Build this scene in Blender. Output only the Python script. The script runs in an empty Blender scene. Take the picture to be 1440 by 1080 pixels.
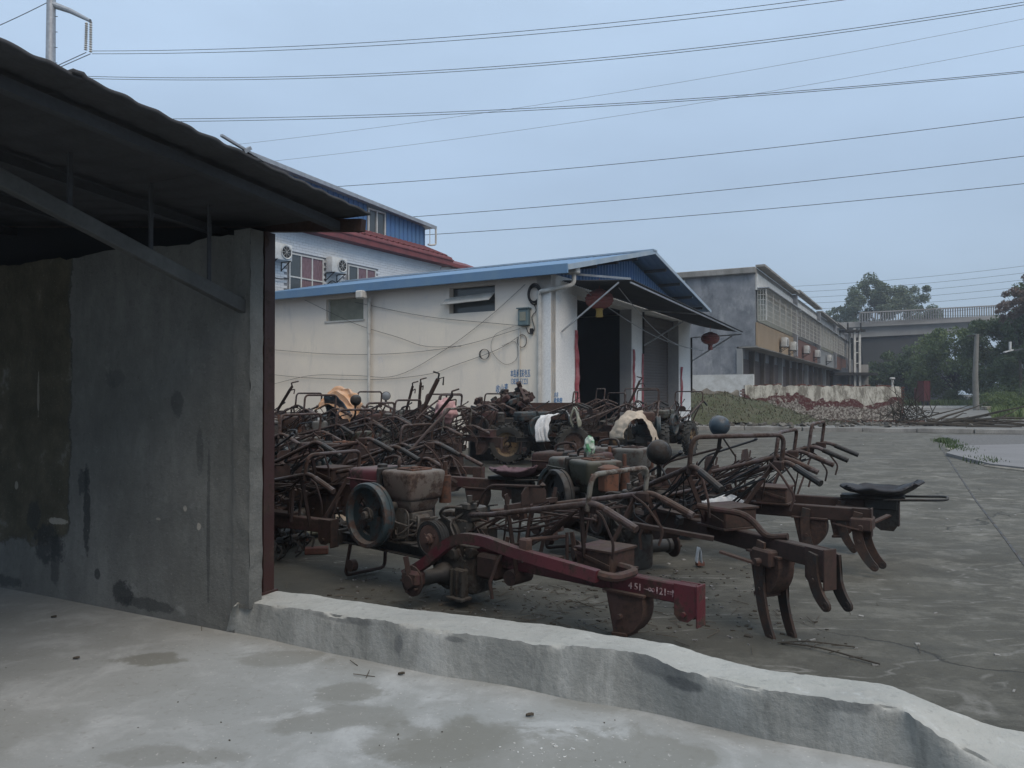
import bpy, bmesh, math, random
import numpy as np
from mathutils import Vector, Matrix, Euler, noise as mnoise

random.seed(7)
C = bpy.context.scene.collection
R = math.radians
PI = math.pi
F, U0, V0, H = 1082.0, 720.0, 554.0, 1.4

# ------------------------------------------------------------------ camera, sky, sun, exposure
sc = bpy.context.scene
cam_d = bpy.data.cameras.new('camera')
cam = bpy.data.objects.new('camera', cam_d)
C.objects.link(cam)
cam.location = (0, 0, H)
cam.rotation_euler = (R(90 + 0.74), 0, 0)
cam_d.sensor_width = 36
cam_d.lens = F / 1440 * 36
cam_d.clip_start = 0.05
cam_d.clip_end = 3000
sc.camera = cam
sc.view_settings.view_transform = 'Standard'
sc.view_settings.look = 'None'
sc.view_settings.exposure = 0.0
sc.view_settings.gamma = 1.0
sc.view_settings.use_curve_mapping = False
sc.render.engine = 'CYCLES'
sc.cycles.use_denoising = True
sc.cycles.max_bounces = 8
sc.cycles.volume_bounces = 0

SUN_EL, SUN_AZ = R(52), R(150)      # azimuth measured clockwise from +Y: high, behind the camera to the right
w = bpy.data.worlds.new('World')
sc.world = w
w.use_nodes = True
nt = w.node_tree
nt.nodes.clear()
out = nt.nodes.new('ShaderNodeOutputWorld')
bg = nt.nodes.new('ShaderNodeBackground')
bg2 = nt.nodes.new('ShaderNodeBackground')
add = nt.nodes.new('ShaderNodeAddShader')
sky = nt.nodes.new('ShaderNodeTexSky')
sky.sky_type = 'NISHITA'
sky.sun_disc = False
sky.sun_elevation = SUN_EL
sky.sun_rotation = SUN_AZ
sky.dust_density = 3.0
bg.inputs['Strength'].default_value = 0.05 * 0.3
nt.links.new(sky.outputs[0], bg.inputs[0])
tc = nt.nodes.new('ShaderNodeTexCoord')
sep = nt.nodes.new('ShaderNodeSeparateXYZ')
nt.links.new(tc.outputs['Generated'], sep.inputs[0])
ramp = nt.nodes.new('ShaderNodeValToRGB')
cr = ramp.color_ramp
cr.elements[0].position = 0.0
cr.elements[0].color = (0.290, 0.365, 0.450, 1)
cr.elements[1].position = 1.0
cr.elements[1].color = (0.78, 0.93, 1.12, 1)
for p, c in ((0.10, (0.312, 0.400, 0.505)), (0.27, (0.358, 0.470, 0.620)), (0.45, (0.45, 0.585, 0.76)), (0.7, (0.62, 0.78, 0.93))):
    e = cr.elements.new(p)
    e.color = (*c, 1)
nt.links.new(sep.outputs[2], ramp.inputs[0])
nz = nt.nodes.new('ShaderNodeTexNoise')
nz.inputs['Scale'].default_value = 1.7
nz.inputs['Detail'].default_value = 5
nz.inputs['Roughness'].default_value = 0.5
mp = nt.nodes.new('ShaderNodeMapping')
mp.inputs['Scale'].default_value = (1, 1, 3.0)
nt.links.new(tc.outputs['Generated'], mp.inputs[0])
nt.links.new(mp.outputs[0], nz.inputs['Vector'])
mr = nt.nodes.new('ShaderNodeMapRange')
mr.inputs['From Min'].default_value = 0.3
mr.inputs['From Max'].default_value = 0.7
mr.inputs['To Min'].default_value = 0.89
mr.inputs['To Max'].default_value = 1.12
nt.links.new(nz.outputs['Fac'], mr.inputs['Value'])
nt.links.new(ramp.outputs[0], bg2.inputs[0])
mu = nt.nodes.new('ShaderNodeMath')
mu.operation = 'MULTIPLY'
mu.inputs[1].default_value = 1.09
nt.links.new(mr.outputs[0], mu.inputs[0])
nt.links.new(mu.outputs[0], bg2.inputs[1])
nt.links.new(bg.outputs[0], add.inputs[0])
nt.links.new(bg2.outputs[0], add.inputs[1])
nt.links.new(add.outputs[0], out.inputs[0])

sl = bpy.data.lights.new('sun', 'SUN')
sl.energy = 1.9
sl.angle = R(38)
sl.color = (1.0, 0.84, 0.67)
so = bpy.data.objects.new('sun', sl)
C.objects.link(so)
sd = Vector((math.sin(SUN_AZ) * math.cos(SUN_EL), math.cos(SUN_AZ) * math.cos(SUN_EL), math.sin(SUN_EL)))
so.rotation_euler = sd.to_track_quat('Z', 'Y').to_euler()
so.location = (6, -6, 12)

# ------------------------------------------------------------------ helpers
def P(u, v, d):
    return Vector(((u - U0) / F * d, d, H - (v - V0) / F * d))

def G(u, v, z=0.0):
    d = (H - z) * F / (v - V0)
    return Vector(((u - U0) / F * d, d, z))

class MB:
    def __init__(self):
        self.bm = bmesh.new()
    def box(self, c, s, rot=None, bev=0.0, seg=1):
        t = bmesh.new()
        bmesh.ops.create_cube(t, size=1)
        bmesh.ops.scale(t, vec=Vector(s), verts=t.verts)
        if bev > 0:
            bmesh.ops.bevel(t, geom=list(t.edges), offset=min(bev, min(s) * .45), segments=seg, profile=.5, affect='EDGES')
        self._add(t, c, rot)
        return self
    def _add(self, t, c=(0, 0, 0), rot=None):
        M = Matrix.Translation(Vector(c))
        if rot is not None:
            M = M @ (rot.to_4x4() if isinstance(rot, Matrix) else Euler(rot).to_matrix().to_4x4())
        m = {}
        for v in t.verts:
            m[v] = self.bm.verts.new(M @ v.co)
        for f in t.faces:
            try:
                self.bm.faces.new([m[v] for v in f.verts])
            except ValueError:
                pass
        t.free()
    def bar(self, p0, p1, wd, ht, up=(0, 0, 1), bev=0.0):
        p0, p1 = Vector(p0), Vector(p1)
        x = p1 - p0
        L = x.length
        if L < 1e-6: return self
        x.normalize()
        u = Vector(up)
        if abs(x.dot(u)) > .98: u = Vector((1, 0, 0))
        y = u.cross(x).normalized()
        z = x.cross(y)
        self.box((p0 + p1) / 2, (L, wd, ht), Matrix((x, y, z)).transposed(), bev)
        return self
    def tube(self, pts, r, seg=8, cap=True):
        pts = [Vector(p) for p in pts]
        n = len(pts)
        rs = r if isinstance(r, (list, tuple)) else [r] * n
        rings = []
        prev = None
        for i, p in enumerate(pts):
            a = pts[max(0, i - 1)]
            b = pts[min(n - 1, i + 1)]
            t = (b - a)
            if t.length < 1e-9: t = Vector((0, 0, 1))
            t.normalize()
            if prev is None:
                u = Vector((0, 0, 1)) if abs(t.z) < .9 else Vector((1, 0, 0))
                nx = u.cross(t).normalized()
            else:
                nx = (prev - t * prev.dot(t))
                if nx.length < 1e-6: nx = t.orthogonal()
                nx.normalize()
            prev = nx
            ny = t.cross(nx)
            rings.append([self.bm.verts.new(p + (nx * math.cos(2 * PI * k / seg) + ny * math.sin(2 * PI * k / seg)) * rs[i]) for k in range(seg)])
        for i in range(n - 1):
            for k in range(seg):
                self.bm.faces.new((rings[i][k], rings[i][(k + 1) % seg], rings[i + 1][(k + 1) % seg], rings[i + 1][k]))
        if cap:
            self.bm.faces.new(rings[0][::-1])
            self.bm.faces.new(rings[-1])
        return self
    def lathe(self, prof, c=(0, 0, 0), axis=(0, 0, 1), seg=24, a0=0.0, a1=2 * PI):
        ax = Vector(axis).normalized()
        nx = ax.orthogonal().normalized()
        ny = ax.cross(nx)
        c = Vector(c)
        full = abs(a1 - a0 - 2 * PI) < 1e-6
        ns = seg if full else seg + 1
        rings = []
        for r, h in prof:
            if r < 1e-6:
                rings.append([self.bm.verts.new(c + ax * h)])
            else:
                rings.append([self.bm.verts.new(c + ax * h + (nx * math.cos(a0 + (a1 - a0) * k / seg) + ny * math.sin(a0 + (a1 - a0) * k / seg)) * r) for k in range(ns)])
        for i in range(len(rings) - 1):
            A, B = rings[i], rings[i + 1]
            for k in range(seg):
                k2 = (k + 1) % ns
                if len(A) == 1 and len(B) == 1: continue
                try:
                    if len(A) == 1: self.bm.faces.new((A[0], B[k2], B[k]))
                    elif len(B) == 1: self.bm.faces.new((A[k], A[k2], B[0]))
                    else: self.bm.faces.new((A[k], A[k2], B[k2], B[k]))
                except ValueError:
                    pass
        return self
    def cyl(self, p0, p1, r, seg=14):
        p0, p1 = Vector(p0), Vector(p1)
        L = (p1 - p0).length
        r0, r1 = r if isinstance(r, (tuple, list)) else (r, r)
        return self.lathe([(0, 0), (r0, 0), (r1, L), (0, L)], p0, p1 - p0, seg)
    def prism(self, poly, o, ux, uy, th, bev=0.0):
        """polygon in the plane (ux, uy) at o, extruded by th along ux x uy"""
        ux, uy, o = Vector(ux), Vector(uy), Vector(o)
        uz = ux.cross(uy).normalized() * th
        a = [self.bm.verts.new(o + ux * x + uy * y) for x, y in poly]
        b = [self.bm.verts.new(o + ux * x + uy * y + uz) for x, y in poly]
        n = len(poly)
        fs = [self.bm.faces.new(a[::-1]), self.bm.faces.new(b)]
        for i in range(n):
            fs.append(self.bm.faces.new((a[i], a[(i + 1) % n], b[(i + 1) % n], b[i])))
        if n > 4: bmesh.ops.triangulate(self.bm, faces=fs[:2])
        return self
    def quad(self, *p):
        self.bm.faces.new([self.bm.verts.new(Vector(q)) for q in p])
        return self
    def grid(self, fn, nu, nv, close=False):
        g = [[self.bm.verts.new(Vector(fn(i / nu, j / nv))) for j in range(nv + 1)] for i in range(nu + 1)]
        for i in range(nu):
            for j in range(nv):
                self.bm.faces.new((g[i][j], g[i + 1][j], g[i + 1][j + 1], g[i][j + 1]))
        return self
    def mesh(self, name, m, smooth=35):
        bmesh.ops.recalc_face_normals(self.bm, faces=list(self.bm.faces))
        me = bpy.data.meshes.new(name)
        self.bm.to_mesh(me)
        self.bm.free()
        if m: me.materials.append(m)
        if smooth:
            me.shade_smooth()
            me.set_sharp_from_angle(angle=R(smooth))
        return me
    def build(self, name, m, parent=None, smooth=35):
        return link(name, self.mesh(name, m, smooth), parent)

def link(name, me, parent=None):
    o = bpy.data.objects.new(name, me)
    C.objects.link(o)
    if parent is not None: o.parent = parent
    return o

def tag(o, label=None, cat=None, group=None, kind=None):
    if label: o['label'] = label
    if cat: o['category'] = cat
    if group: o['group'] = group
    if kind: o['kind'] = kind
    return o

def thing(name, label, cat, loc=(0, 0, 0), rot=(0, 0, 0), group=None):
    o = bpy.data.objects.new(name, None)
    o.empty_display_size = .2
    C.objects.link(o)
    o.location = loc
    o.rotation_euler = rot
    return tag(o, label, cat, group)

def solid(o, th, off=0):
    m = o.modifiers.new('thickness', 'SOLIDIFY')
    m.thickness = th
    m.offset = off
    return o

def fillet(pts, rad, n=5):
    pts = [Vector(p) for p in pts]
    o = [pts[0]]
    for i in range(1, len(pts) - 1):
        a, b, c = pts[i - 1], pts[i], pts[i + 1]
        d0, d1 = (a - b), (c - b)
        r = min(rad, d0.length * .48, d1.length * .48)
        s, e = b + d0.normalized() * r, b + d1.normalized() * r
        for k in range(n + 1):
            t = k / n
            o.append(s * (1 - t) ** 2 + b * 2 * t * (1 - t) + e * t * t)
    o.append(pts[-1])
    return o

def catmull(pts, n=6):
    pts = [Vector(p) for p in pts]
    q = [pts[0] * 2 - pts[1]] + pts + [pts[-1] * 2 - pts[-2]]
    o = []
    for i in range(1, len(q) - 2):
        for k in range(n):
            t = k / n
            a, b, c, d = q[i - 1], q[i], q[i + 1], q[i + 2]
            o.append(.5 * ((2 * b) + (c - a) * t + (2 * a - 5 * b + 4 * c - d) * t * t + (3 * b - a - 3 * c + d) * t ** 3))
    o.append(pts[-1])
    return o

# ------------------------------------------------------------------ materials
class NT:
    def __init__(self, name):
        self.m = bpy.data.materials.new(name)
        self.m.use_nodes = True
        self.t = self.m.node_tree
        self.b = self.t.nodes['Principled BSDF']
        self.co = self.t.nodes.new('ShaderNodeTexCoord')
        self.vec = self.co.outputs['Object']
    def n(self, typ, **kw):
        x = self.t.nodes.new(typ)
        for k, v in kw.items():
            setattr(x, k, v)
        return x
    def l(self, a, b):
        self.t.links.new(a, b)
    def setv(self, inp, v):
        if hasattr(v, 'links'): self.l(v, inp)
        else: inp.default_value = v
    def noise(self, scale, detail=6, rough=.6, stretch=None, w=None, dist=0.0, vec=None):
        x = self.n('ShaderNodeTexNoise')
        v = vec or self.vec
        if stretch:
            mp = self.n('ShaderNodeMapping')
            mp.inputs['Scale'].default_value = stretch
            self.l(v, mp.inputs[0])
            v = mp.outputs[0]
        if w is not None:
            x.noise_dimensions = '4D'
            self.setv(x.inputs['W'], w)
        self.l(v, x.inputs['Vector'])
        x.inputs['Scale'].default_value = scale
        x.inputs['Detail'].default_value = detail
        x.inputs['Roughness'].default_value = rough
        x.inputs['Distortion'].default_value = dist
        return x.outputs['Fac']
    def mr(self, v, a, b, c=0.0, d=1.0, smooth=False):
        x = self.n('ShaderNodeMapRange')
        if smooth: x.interpolation_type = 'SMOOTHSTEP'
        self.setv(x.inputs['Value'], v)
        x.inputs['From Min'].default_value = a
        x.inputs['From Max'].default_value = b
        x.inputs['To Min'].default_value = c
        x.inputs['To Max'].default_value = d
        return x.outputs[0]
    def math(self, op, a, b=0.0, c=None, clamp=False):
        x = self.n('ShaderNodeMath', operation=op, use_clamp=clamp)
        self.setv(x.inputs[0], a)
        self.setv(x.inputs[1], b)
        if c is not None: self.setv(x.inputs[2], c)
        return x.outputs[0]
    def mix(self, f, a, b, typ='MIX'):
        x = self.n('ShaderNodeMix', data_type='RGBA', blend_type=typ)
        self.setv(x.inputs[0], f)
        for s, v in ((6, a), (7, b)):
            if isinstance(v, tuple): x.inputs[s].default_value = (*v, 1)
            else: self.l(v, x.inputs[s])
        return x.outputs[2]
    def xyz(self):
        x = self.n('ShaderNodeSeparateXYZ')
        self.l(self.vec, x.inputs[0])
        return x.outputs
    def blob(self, a, b, ca, cb, ra, rb, nzv, amt=.7, soft=.35):
        """soft-edged stain round (ca, cb) on the plane of the two coordinates a, b"""
        da = self.math('DIVIDE', self.math('SUBTRACT', a, ca), ra)
        db = self.math('DIVIDE', self.math('SUBTRACT', b, cb), rb)
        d = self.math('ADD', self.math('MULTIPLY', da, da), self.math('MULTIPLY', db, db))
        d = self.math('SQRT', d)
        d = self.math('ADD', d, self.math('MULTIPLY', self.math('SUBTRACT', nzv, .5), amt * 2))
        return self.mr(d, 1 - soft, 1 + soft, 1, 0, True)
    def out(self, col, rough=.8, metal=0.0, bump=None, bs=.3, bd=.01, spec=.4):
        if isinstance(col, tuple): self.b.inputs['Base Color'].default_value = (*col, 1)
        else: self.l(col, self.b.inputs['Base Color'])
        self.setv(self.b.inputs['Roughness'], rough)
        self.b.inputs['Metallic'].default_value = metal
        self.b.inputs['Specular IOR Level'].default_value = spec
        if bump is not None:
            x = self.n('ShaderNodeBump')
            x.inputs['Strength'].default_value = bs
            x.inputs['Distance'].default_value = bd
            self.l(bump, x.inputs['Height'])
            self.l(x.outputs[0], self.b.inputs['Normal'])
        return self.m

def simple(name, c1, c2=None, rough=.8, scale=3, bs=.25, bd=.01, metal=0, contrast=(.35, .65), spec=.35, stretch=None, fine=40):
    t = NT(name)
    c2 = c2 or tuple(x * .7 for x in c1)
    n1 = t.noise(scale, 7, .62, stretch)
    n2 = t.noise(fine, 4, .6, stretch)
    col = t.mix(t.mr(n1, *contrast), c1, c2)
    col = t.mix(t.mr(n2, .35, .7, 0, .35), col, tuple(x * .55 for x in c2))
    return t.out(col, rough, metal, t.math('ADD', n1, t.math('MULTIPLY', n2, .4)), bs, bd, spec)

def rusty(name, paint, amount=.5, rough=.62, paint2=None, dust=.35, rust1=(.060, .030, .020), rust2=(.026, .017, .014)):
    """old paint with rust breaking through, dust settled on what faces up; every object gets its own pattern"""
    t = NT(name)
    oi = t.n('ShaderNodeObjectInfo')
    w = t.math('MULTIPLY', oi.outputs['Random'], 37.0)
    n1 = t.noise(7, 8, .68, w=w)
    n2 = t.noise(34, 5, .65, w=w)
    n3 = t.noise(2.2, 3, .5, w=w)
    rust = t.mix(t.mr(n2, .35, .65), rust1, rust2)
    p = t.mix(t.mr(n3, .35, .65), paint, paint2 or tuple(x * .6 for x in paint))
    k = .62 - amount * .28
    mask = t.mr(t.math('ADD', n1, t.math('MULTIPLY', t.math('SUBTRACT', n2, .5), .35)), k - .05, k + .05)
    col = t.mix(mask, p, rust)
    hv = t.n('ShaderNodeHueSaturation')
    hv.inputs['Saturation'].default_value = .95
    t.l(t.mr(oi.outputs['Random'], 0, 1, .75, 1.25), hv.inputs['Value'])
    t.l(col, hv.inputs['Color'])
    col = hv.outputs[0]
    g = t.n('ShaderNodeNewGeometry')
    s = t.n('ShaderNodeSeparateXYZ')
    t.l(g.outputs['Normal'], s.inputs[0])
    du = t.math('MULTIPLY', t.mr(s.outputs[2], .45, .95), t.mr(n1, .3, .6, .35, 1.0))
    du = t.math('MULTIPLY', du, dust)
    col = t.mix(du, col, (.20, .175, .15))
    ro = t.mr(mask, 0, 1, rough, .92)
    return t.out(col, ro, 0, t.math('ADD', n1, t.math('MULTIPLY', n2, .7)), .45, .004, .4)

M = {}
M['red'] = rusty('crimson_paint', (.085, .009, .016), .28, .5, (.055, .010, .014), dust=.18)
M['dred'] = rusty('dull_red_paint', (.052, .014, .015), .6, .7, (.04, .018, .016), dust=.18)
M['rust'] = rusty('rusted_iron', (.044, .022, .020), .7, .85, dust=.18, rust1=(.045, .023, .018))
M['rust2'] = rusty('orange_rusted_iron', (.12, .048, .026), .3, .9, (.075, .032, .02), dust=.2)
M['rust3'] = rusty('brown_rusted_casting', (.060, .032, .026), .5, .9, (.045, .025, .021), dust=.2)
M['iron'] = rusty('bare_cast_iron', (.055, .050, .044), .35, .6, dust=.4, rust1=(.045, .034, .026))
M['tube'] = rusty('worn_steel_tube', (.072, .052, .048), .5, .5, (.048, .030, .029), dust=.25)
M['tube2'] = rusty('pale_chipped_tube', (.17, .165, .145), .45, .5, (.09, .085, .07), dust=.3)
M['olive'] = rusty('olive_paint', (.060, .062, .045), .3, .55, dust=.6)
M['teal'] = rusty('grey_blue_paint', (.024, .040, .046), .32, .5, (.018, .028, .032), dust=.3)
M['tankred'] = rusty('faded_red_tank', (.105, .088, .074), .3, .65, (.085, .045, .042), dust=.5, rust1=(.075, .045, .032))
M['greyt'] = rusty('grey_tank_paint', (.085, .082, .074), .3, .6, dust=.5)
M['dark'] = rusty('dark_greasy_iron', (.018, .018, .018), .3, .55, dust=.25, rust1=(.03, .02, .015), rust2=(.012, .01, .009))
M['lamp'] = rusty('blue_grey_lamp_shell', (.035, .055, .075), .08, .38, (.028, .042, .055), dust=.35)
M['rimp'] = rusty('ochre_rim_paint', (.17, .115, .06), .4, .8, dust=.3)
M['tyre'] = simple('tyre_rubber', (.022, .023, .024), (.045, .042, .036), .85, 6, .2, .004)
M['wire'] = simple('black_cable', (.02, .02, .022), rough=.6)
M['galv'] = simple('galvanised_steel', (.42, .44, .46), (.30, .31, .33), .45, 4, metal=.5)
M['white'] = simple('white_paint', (.62, .63, .62), (.45, .45, .43), .6, 3)
M['pvc'] = simple('grey_white_pvc', (.58, .57, .54), (.40, .39, .36), .5, 3)
M['bluesh'] = simple('blue_sheet_steel', (.07, .17, .38), (.085, .18, .33), .5, 1.2, .1)
M['bluefas'] = simple('blue_fascia_paint', (.10, .20, .36), (.14, .24, .36), .5, 1.5, .15)
M['roofunder'] = simple('dark_roof_underside', (.055, .060, .068), (.040, .042, .046), .85, 1.5)
M['asb'] = simple('weathered_cement_sheet', (.060, .062, .068), (.036, .037, .04), .9, 2.2, .4)
M['steelred'] = rusty('red_oxide_steel', (.040, .015, .013), .3, .6, (.028, .013, .012), dust=.1)
M['redpaper'] = simple('faded_red_paper', (.26, .035, .05), (.40, .17, .18), .85, 3, contrast=(.42, .62))
M['lantern'] = simple('faded_red_lantern_cloth', (.24, .06, .055), (.20, .09, .08), .8, 8)
M['gold'] = simple('dull_gold_tassel', (.42, .28, .07), rough=.7)
M['tilered'] = simple('dull_red_roof_tile', (.20, .055, .06), (.13, .045, .05), .75, 2)
M['tiles'] = simple('pale_glazed_tile', (.70, .72, .73), (.60, .62, .64), .35, 1.2, .05)
M['grout'] = simple('grey_tile_joint', (.32, .33, .35), rough=.9)
M['glass'] = NT('dark_window_glass').out((.055, .065, .07), .12, 0, spec=.6)
M['paleglass'] = simple('dusty_window_glass', (.28, .28, .22), (.20, .20, .16), .35, 3)
M['curtain'] = simple('pink_curtain', (.24, .16, .18), (.12, .07, .085), .8, 4, stretch=(8, 8, 1))
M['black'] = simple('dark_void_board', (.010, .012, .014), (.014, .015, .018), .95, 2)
M['shutter'] = simple('grey_roller_shutter', (.14, .125, .12), (.10, .092, .09), .6, 1.5)
M['brown'] = simple('brown_roller_shutter', (.075, .055, .05), (.055, .045, .045), .6, 1.0)
M['clothw'] = simple('white_rag', (.62, .62, .62), (.5, .5, .5), .9, 10, .3)
M['clothc'] = simple('cream_sack_cloth', (.50, .42, .33), (.38, .31, .24), .9, 12, .4)
M['clotho'] = simple('orange_plastic_sheet', (.48, .26, .13), (.55, .36, .24), .55, 12, .3)
M['clothp'] = simple('pink_bag', (.50, .30, .30), (.36, .20, .19), .7, 12, .3)
M['clothm'] = simple('mauve_foam_pad', (.135, .085, .095), (.095, .06, .07), .9, 20, .5)
M['clothg'] = simple('green_white_bag', (.45, .50, .44), (.10, .28, .14), .6, 18, .2, contrast=(.45, .55))
M['vinyl'] = simple('black_vinyl_seat', (.022, .022, .026), (.035, .033, .036), .5, 6, .3)
M['woodb'] = simple('dry_grey_wood', (.11, .095, .075), (.07, .058, .045), .9, 3, stretch=(1, 1, 1))
M['barkd'] = simple('dark_bark', (.065, .055, .042), (.04, .034, .027), .95, 5, .6)
M['polec'] = simple('grey_concrete_pole', (.22, .215, .195), (.16, .155, .14), .9, 2)
M['brick'] = simple('red_brick', (.14, .055, .04), (.10, .05, .04), .9, 8)
M['bluepr'] = simple('blue_stencil_paint', (.05, .16, .36), (.10, .22, .40), .8, 14, .05)
M['whitepr'] = simple('chalky_white_marking', (.42, .33, .33), (.16, .06, .07), .8, 30, .05, contrast=(.45, .6))
M['greenbox'] = simple('grey_green_box', (.13, .19, .20), (.10, .14, .15), .5, 3)
M['brick_w'] = simple('pale_broken_plaster', (.36, .33, .28), (.17, .15, .125), .9, 2.6, .6)
M['grassg'] = simple('weed_green', (.055, .085, .028), (.085, .09, .04), .9, 6)
M['truckred'] = simple('truck_red', (.13, .022, .025), (.09, .018, .02), .7, 3)
M['grassdry'] = simple('dry_olive_weeds', (.085, .085, .05), (.12, .105, .07), .9, 3)
M['brown2'] = simple('dirty_pillar_render', (.13, .115, .105), (.09, .08, .075), .9, 2)
M['tine'] = rusty('rusty_plough_steel', (.030, .026, .024), .55, .75, dust=.3, rust1=(.06, .032, .022), rust2=(.03, .02, .017))
M['tankp'] = rusty('faded_crimson_tank', (.11, .026, .034), .3, .6, (.075, .03, .03), dust=.45)
M['rubb'] = simple('grey_rubble', (.17, .16, .14), (.09, .08, .07), .95, 3)

def leafmat(name, a, b, tr=.25):
    t = NT(name)
    g = t.n('ShaderNodeNewGeometry')
    n = t.noise(.55, 3, .6, vec=g.outputs['Position'])
    col = t.mix(t.mr(n, .35, .65), a, b)
    n2 = t.noise(9.0, 2, .5, vec=g.outputs['Position'])
    col = t.mix(t.mr(n2, .3, .7, 0, .5), col, tuple(x * 1.7 for x in b))
    m = t.out(col, .6, 0, spec=.3)
    tl = t.n('ShaderNodeBsdfTranslucent')
    t.l(col, tl.inputs[0])
    ms = t.n('ShaderNodeMixShader')
    ms.inputs[0].default_value = tr
    t.l(t.b.outputs[0], ms.inputs[1])
    t.l(tl.outputs[0], ms.inputs[2])
    o = [x for x in t.t.nodes if x.type == 'OUTPUT_MATERIAL'][0]
    t.l(ms.outputs[0], o.inputs[0])
    return m
M['leafd'] = leafmat('dark_green_leaves', (.040, .066, .026), (.058, .085, .034))
M['leafl'] = leafmat('mid_green_leaves', (.065, .10, .032), (.095, .125, .045))
M['leafr'] = leafmat('reddish_leaves', (.080, .062, .045), (.15, .105, .085))
M['leaff'] = leafmat('grey_green_leaves', (.085, .115, .070), (.115, .14, .09))

# --- yard concrete: dark, trodden-in dirt, tractor shade painted in on the left, lighter worn streaks and fine cracks
t = NT('yard_concrete')
n1 = t.noise(.55, 8, .62)
n2 = t.noise(1.3, 8, .66, stretch=(.6, 1.1, 1), dist=.3)
n3 = t.noise(22, 6, .7)
n4 = t.noise(90, 3, .6)
n5 = t.noise(.35, 5, .6, stretch=(.6, 1.5, 1), dist=1.2)
X_, Y_, Z_ = t.xyz()
n6 = t.noise(5.5, 8, .72)
col = t.mix(t.mr(n1, .35, .68), (.046, .044, .036), (.084, .080, .066))
right = t.mr(t.math('ADD', X_, t.math('MULTIPLY', n1, 2.0)), 1.0, 6.0)  # paler right; left stays darker in place of weak contact shadows
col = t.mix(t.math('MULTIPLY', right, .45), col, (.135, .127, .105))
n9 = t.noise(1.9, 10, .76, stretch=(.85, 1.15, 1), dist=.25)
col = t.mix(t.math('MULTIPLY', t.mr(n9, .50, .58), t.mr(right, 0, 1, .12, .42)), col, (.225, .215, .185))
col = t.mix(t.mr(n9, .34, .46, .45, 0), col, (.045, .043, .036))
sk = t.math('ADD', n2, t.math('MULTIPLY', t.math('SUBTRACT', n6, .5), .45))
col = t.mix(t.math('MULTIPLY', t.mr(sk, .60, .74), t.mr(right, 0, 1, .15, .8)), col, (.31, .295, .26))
ln = t.math('ABSOLUTE', t.math('SUBTRACT', t.math('ADD', n5, t.math('MULTIPLY', t.math('SUBTRACT', n6, .5), .03)), .50))
col = t.mix(t.math('MULTIPLY', t.mr(ln, .0, .006, 1, 0), t.mr(n6, .42, .6, 0, .6)), col, (.27, .26, .24))
col = t.mix(t.mr(n6, .30, .50, .55, 0), col, (.040, .039, .034))
col = t.mix(t.mr(n3, .50, .72, 0, .5), col, (.045, .043, .038))
col = t.mix(t.mr(n4, .66, .74, 0, .7), col, (.28, .27, .25))
vo = t.n('ShaderNodeTexVoronoi', feature='DISTANCE_TO_EDGE')
mpv = t.n('ShaderNodeVectorMath', operation='ADD')
nv = t.n('ShaderNodeTexNoise')
nv.inputs['Scale'].default_value = 1.1
nv.inputs['Detail'].default_value = 6
t.l(t.vec, nv.inputs['Vector'])
t.l(t.vec, mpv.inputs[0])
t.l(nv.outputs['Color'], mpv.inputs[1])
t.l(mpv.outputs[0], vo.inputs['Vector'])
vo.inputs['Scale'].default_value = .33
ck = t.mr(vo.outputs['Distance'], .0, .006, 1, 0)
ck = t.math('MULTIPLY', ck, t.mr(n1, .45, .55))
col = t.mix(t.math('MULTIPLY', ck, .8), col, (.03, .03, .028))
h = t.math('ADD', n3, t.math('MULTIPLY', n4, .6))
h = t.math('SUBTRACT', h, t.math('MULTIPLY', ck, 2.0))
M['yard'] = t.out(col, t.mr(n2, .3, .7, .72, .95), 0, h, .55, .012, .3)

# --- shed floor: pale smooth screed with damp darker patches and chalky bloom
t = NT('shed_floor_concrete')
x, y, z = t.xyz()
n1 = t.noise(.9, 8, .6)
n2 = t.noise(2.6, 8, .62, dist=.5)
n3 = t.noise(28, 5, .6)
n6 = t.noise(60, 3, .55)
col = t.mix(t.mr(n1, .35, .65), (.245, .250, .238), (.315, .325, .32))
n7 = t.noise(7, 9, .72)
blm = t.math('ADD', n2, t.math('MULTIPLY', t.math('SUBTRACT', n7, .5), .5))
col = t.mix(t.mr(blm, .50, .68, 0, .7), col, (.42, .43, .43))
col = t.mix(t.mr(n7, .55, .70, 0, .35), col, (.20, .198, .18))
col = t.mix(t.mr(n3, .55, .75, 0, .35), col, (.16, .15, .13))
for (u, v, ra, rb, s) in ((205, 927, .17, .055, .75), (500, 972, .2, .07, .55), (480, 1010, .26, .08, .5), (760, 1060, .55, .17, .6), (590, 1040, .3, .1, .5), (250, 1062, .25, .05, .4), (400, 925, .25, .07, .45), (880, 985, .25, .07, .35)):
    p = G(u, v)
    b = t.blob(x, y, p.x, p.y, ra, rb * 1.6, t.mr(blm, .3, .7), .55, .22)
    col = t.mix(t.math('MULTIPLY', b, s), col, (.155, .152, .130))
col = t.mix(t.mr(n6, .66, .73, 0, .5), col, (.60, .58, .55))
M['sfloor'] = t.out(col, t.mr(n2, .3, .7, .6, .85), 0, t.math('ADD', n2, t.math('MULTIPLY', n3, .25)), .35, .012, .3)

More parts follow.
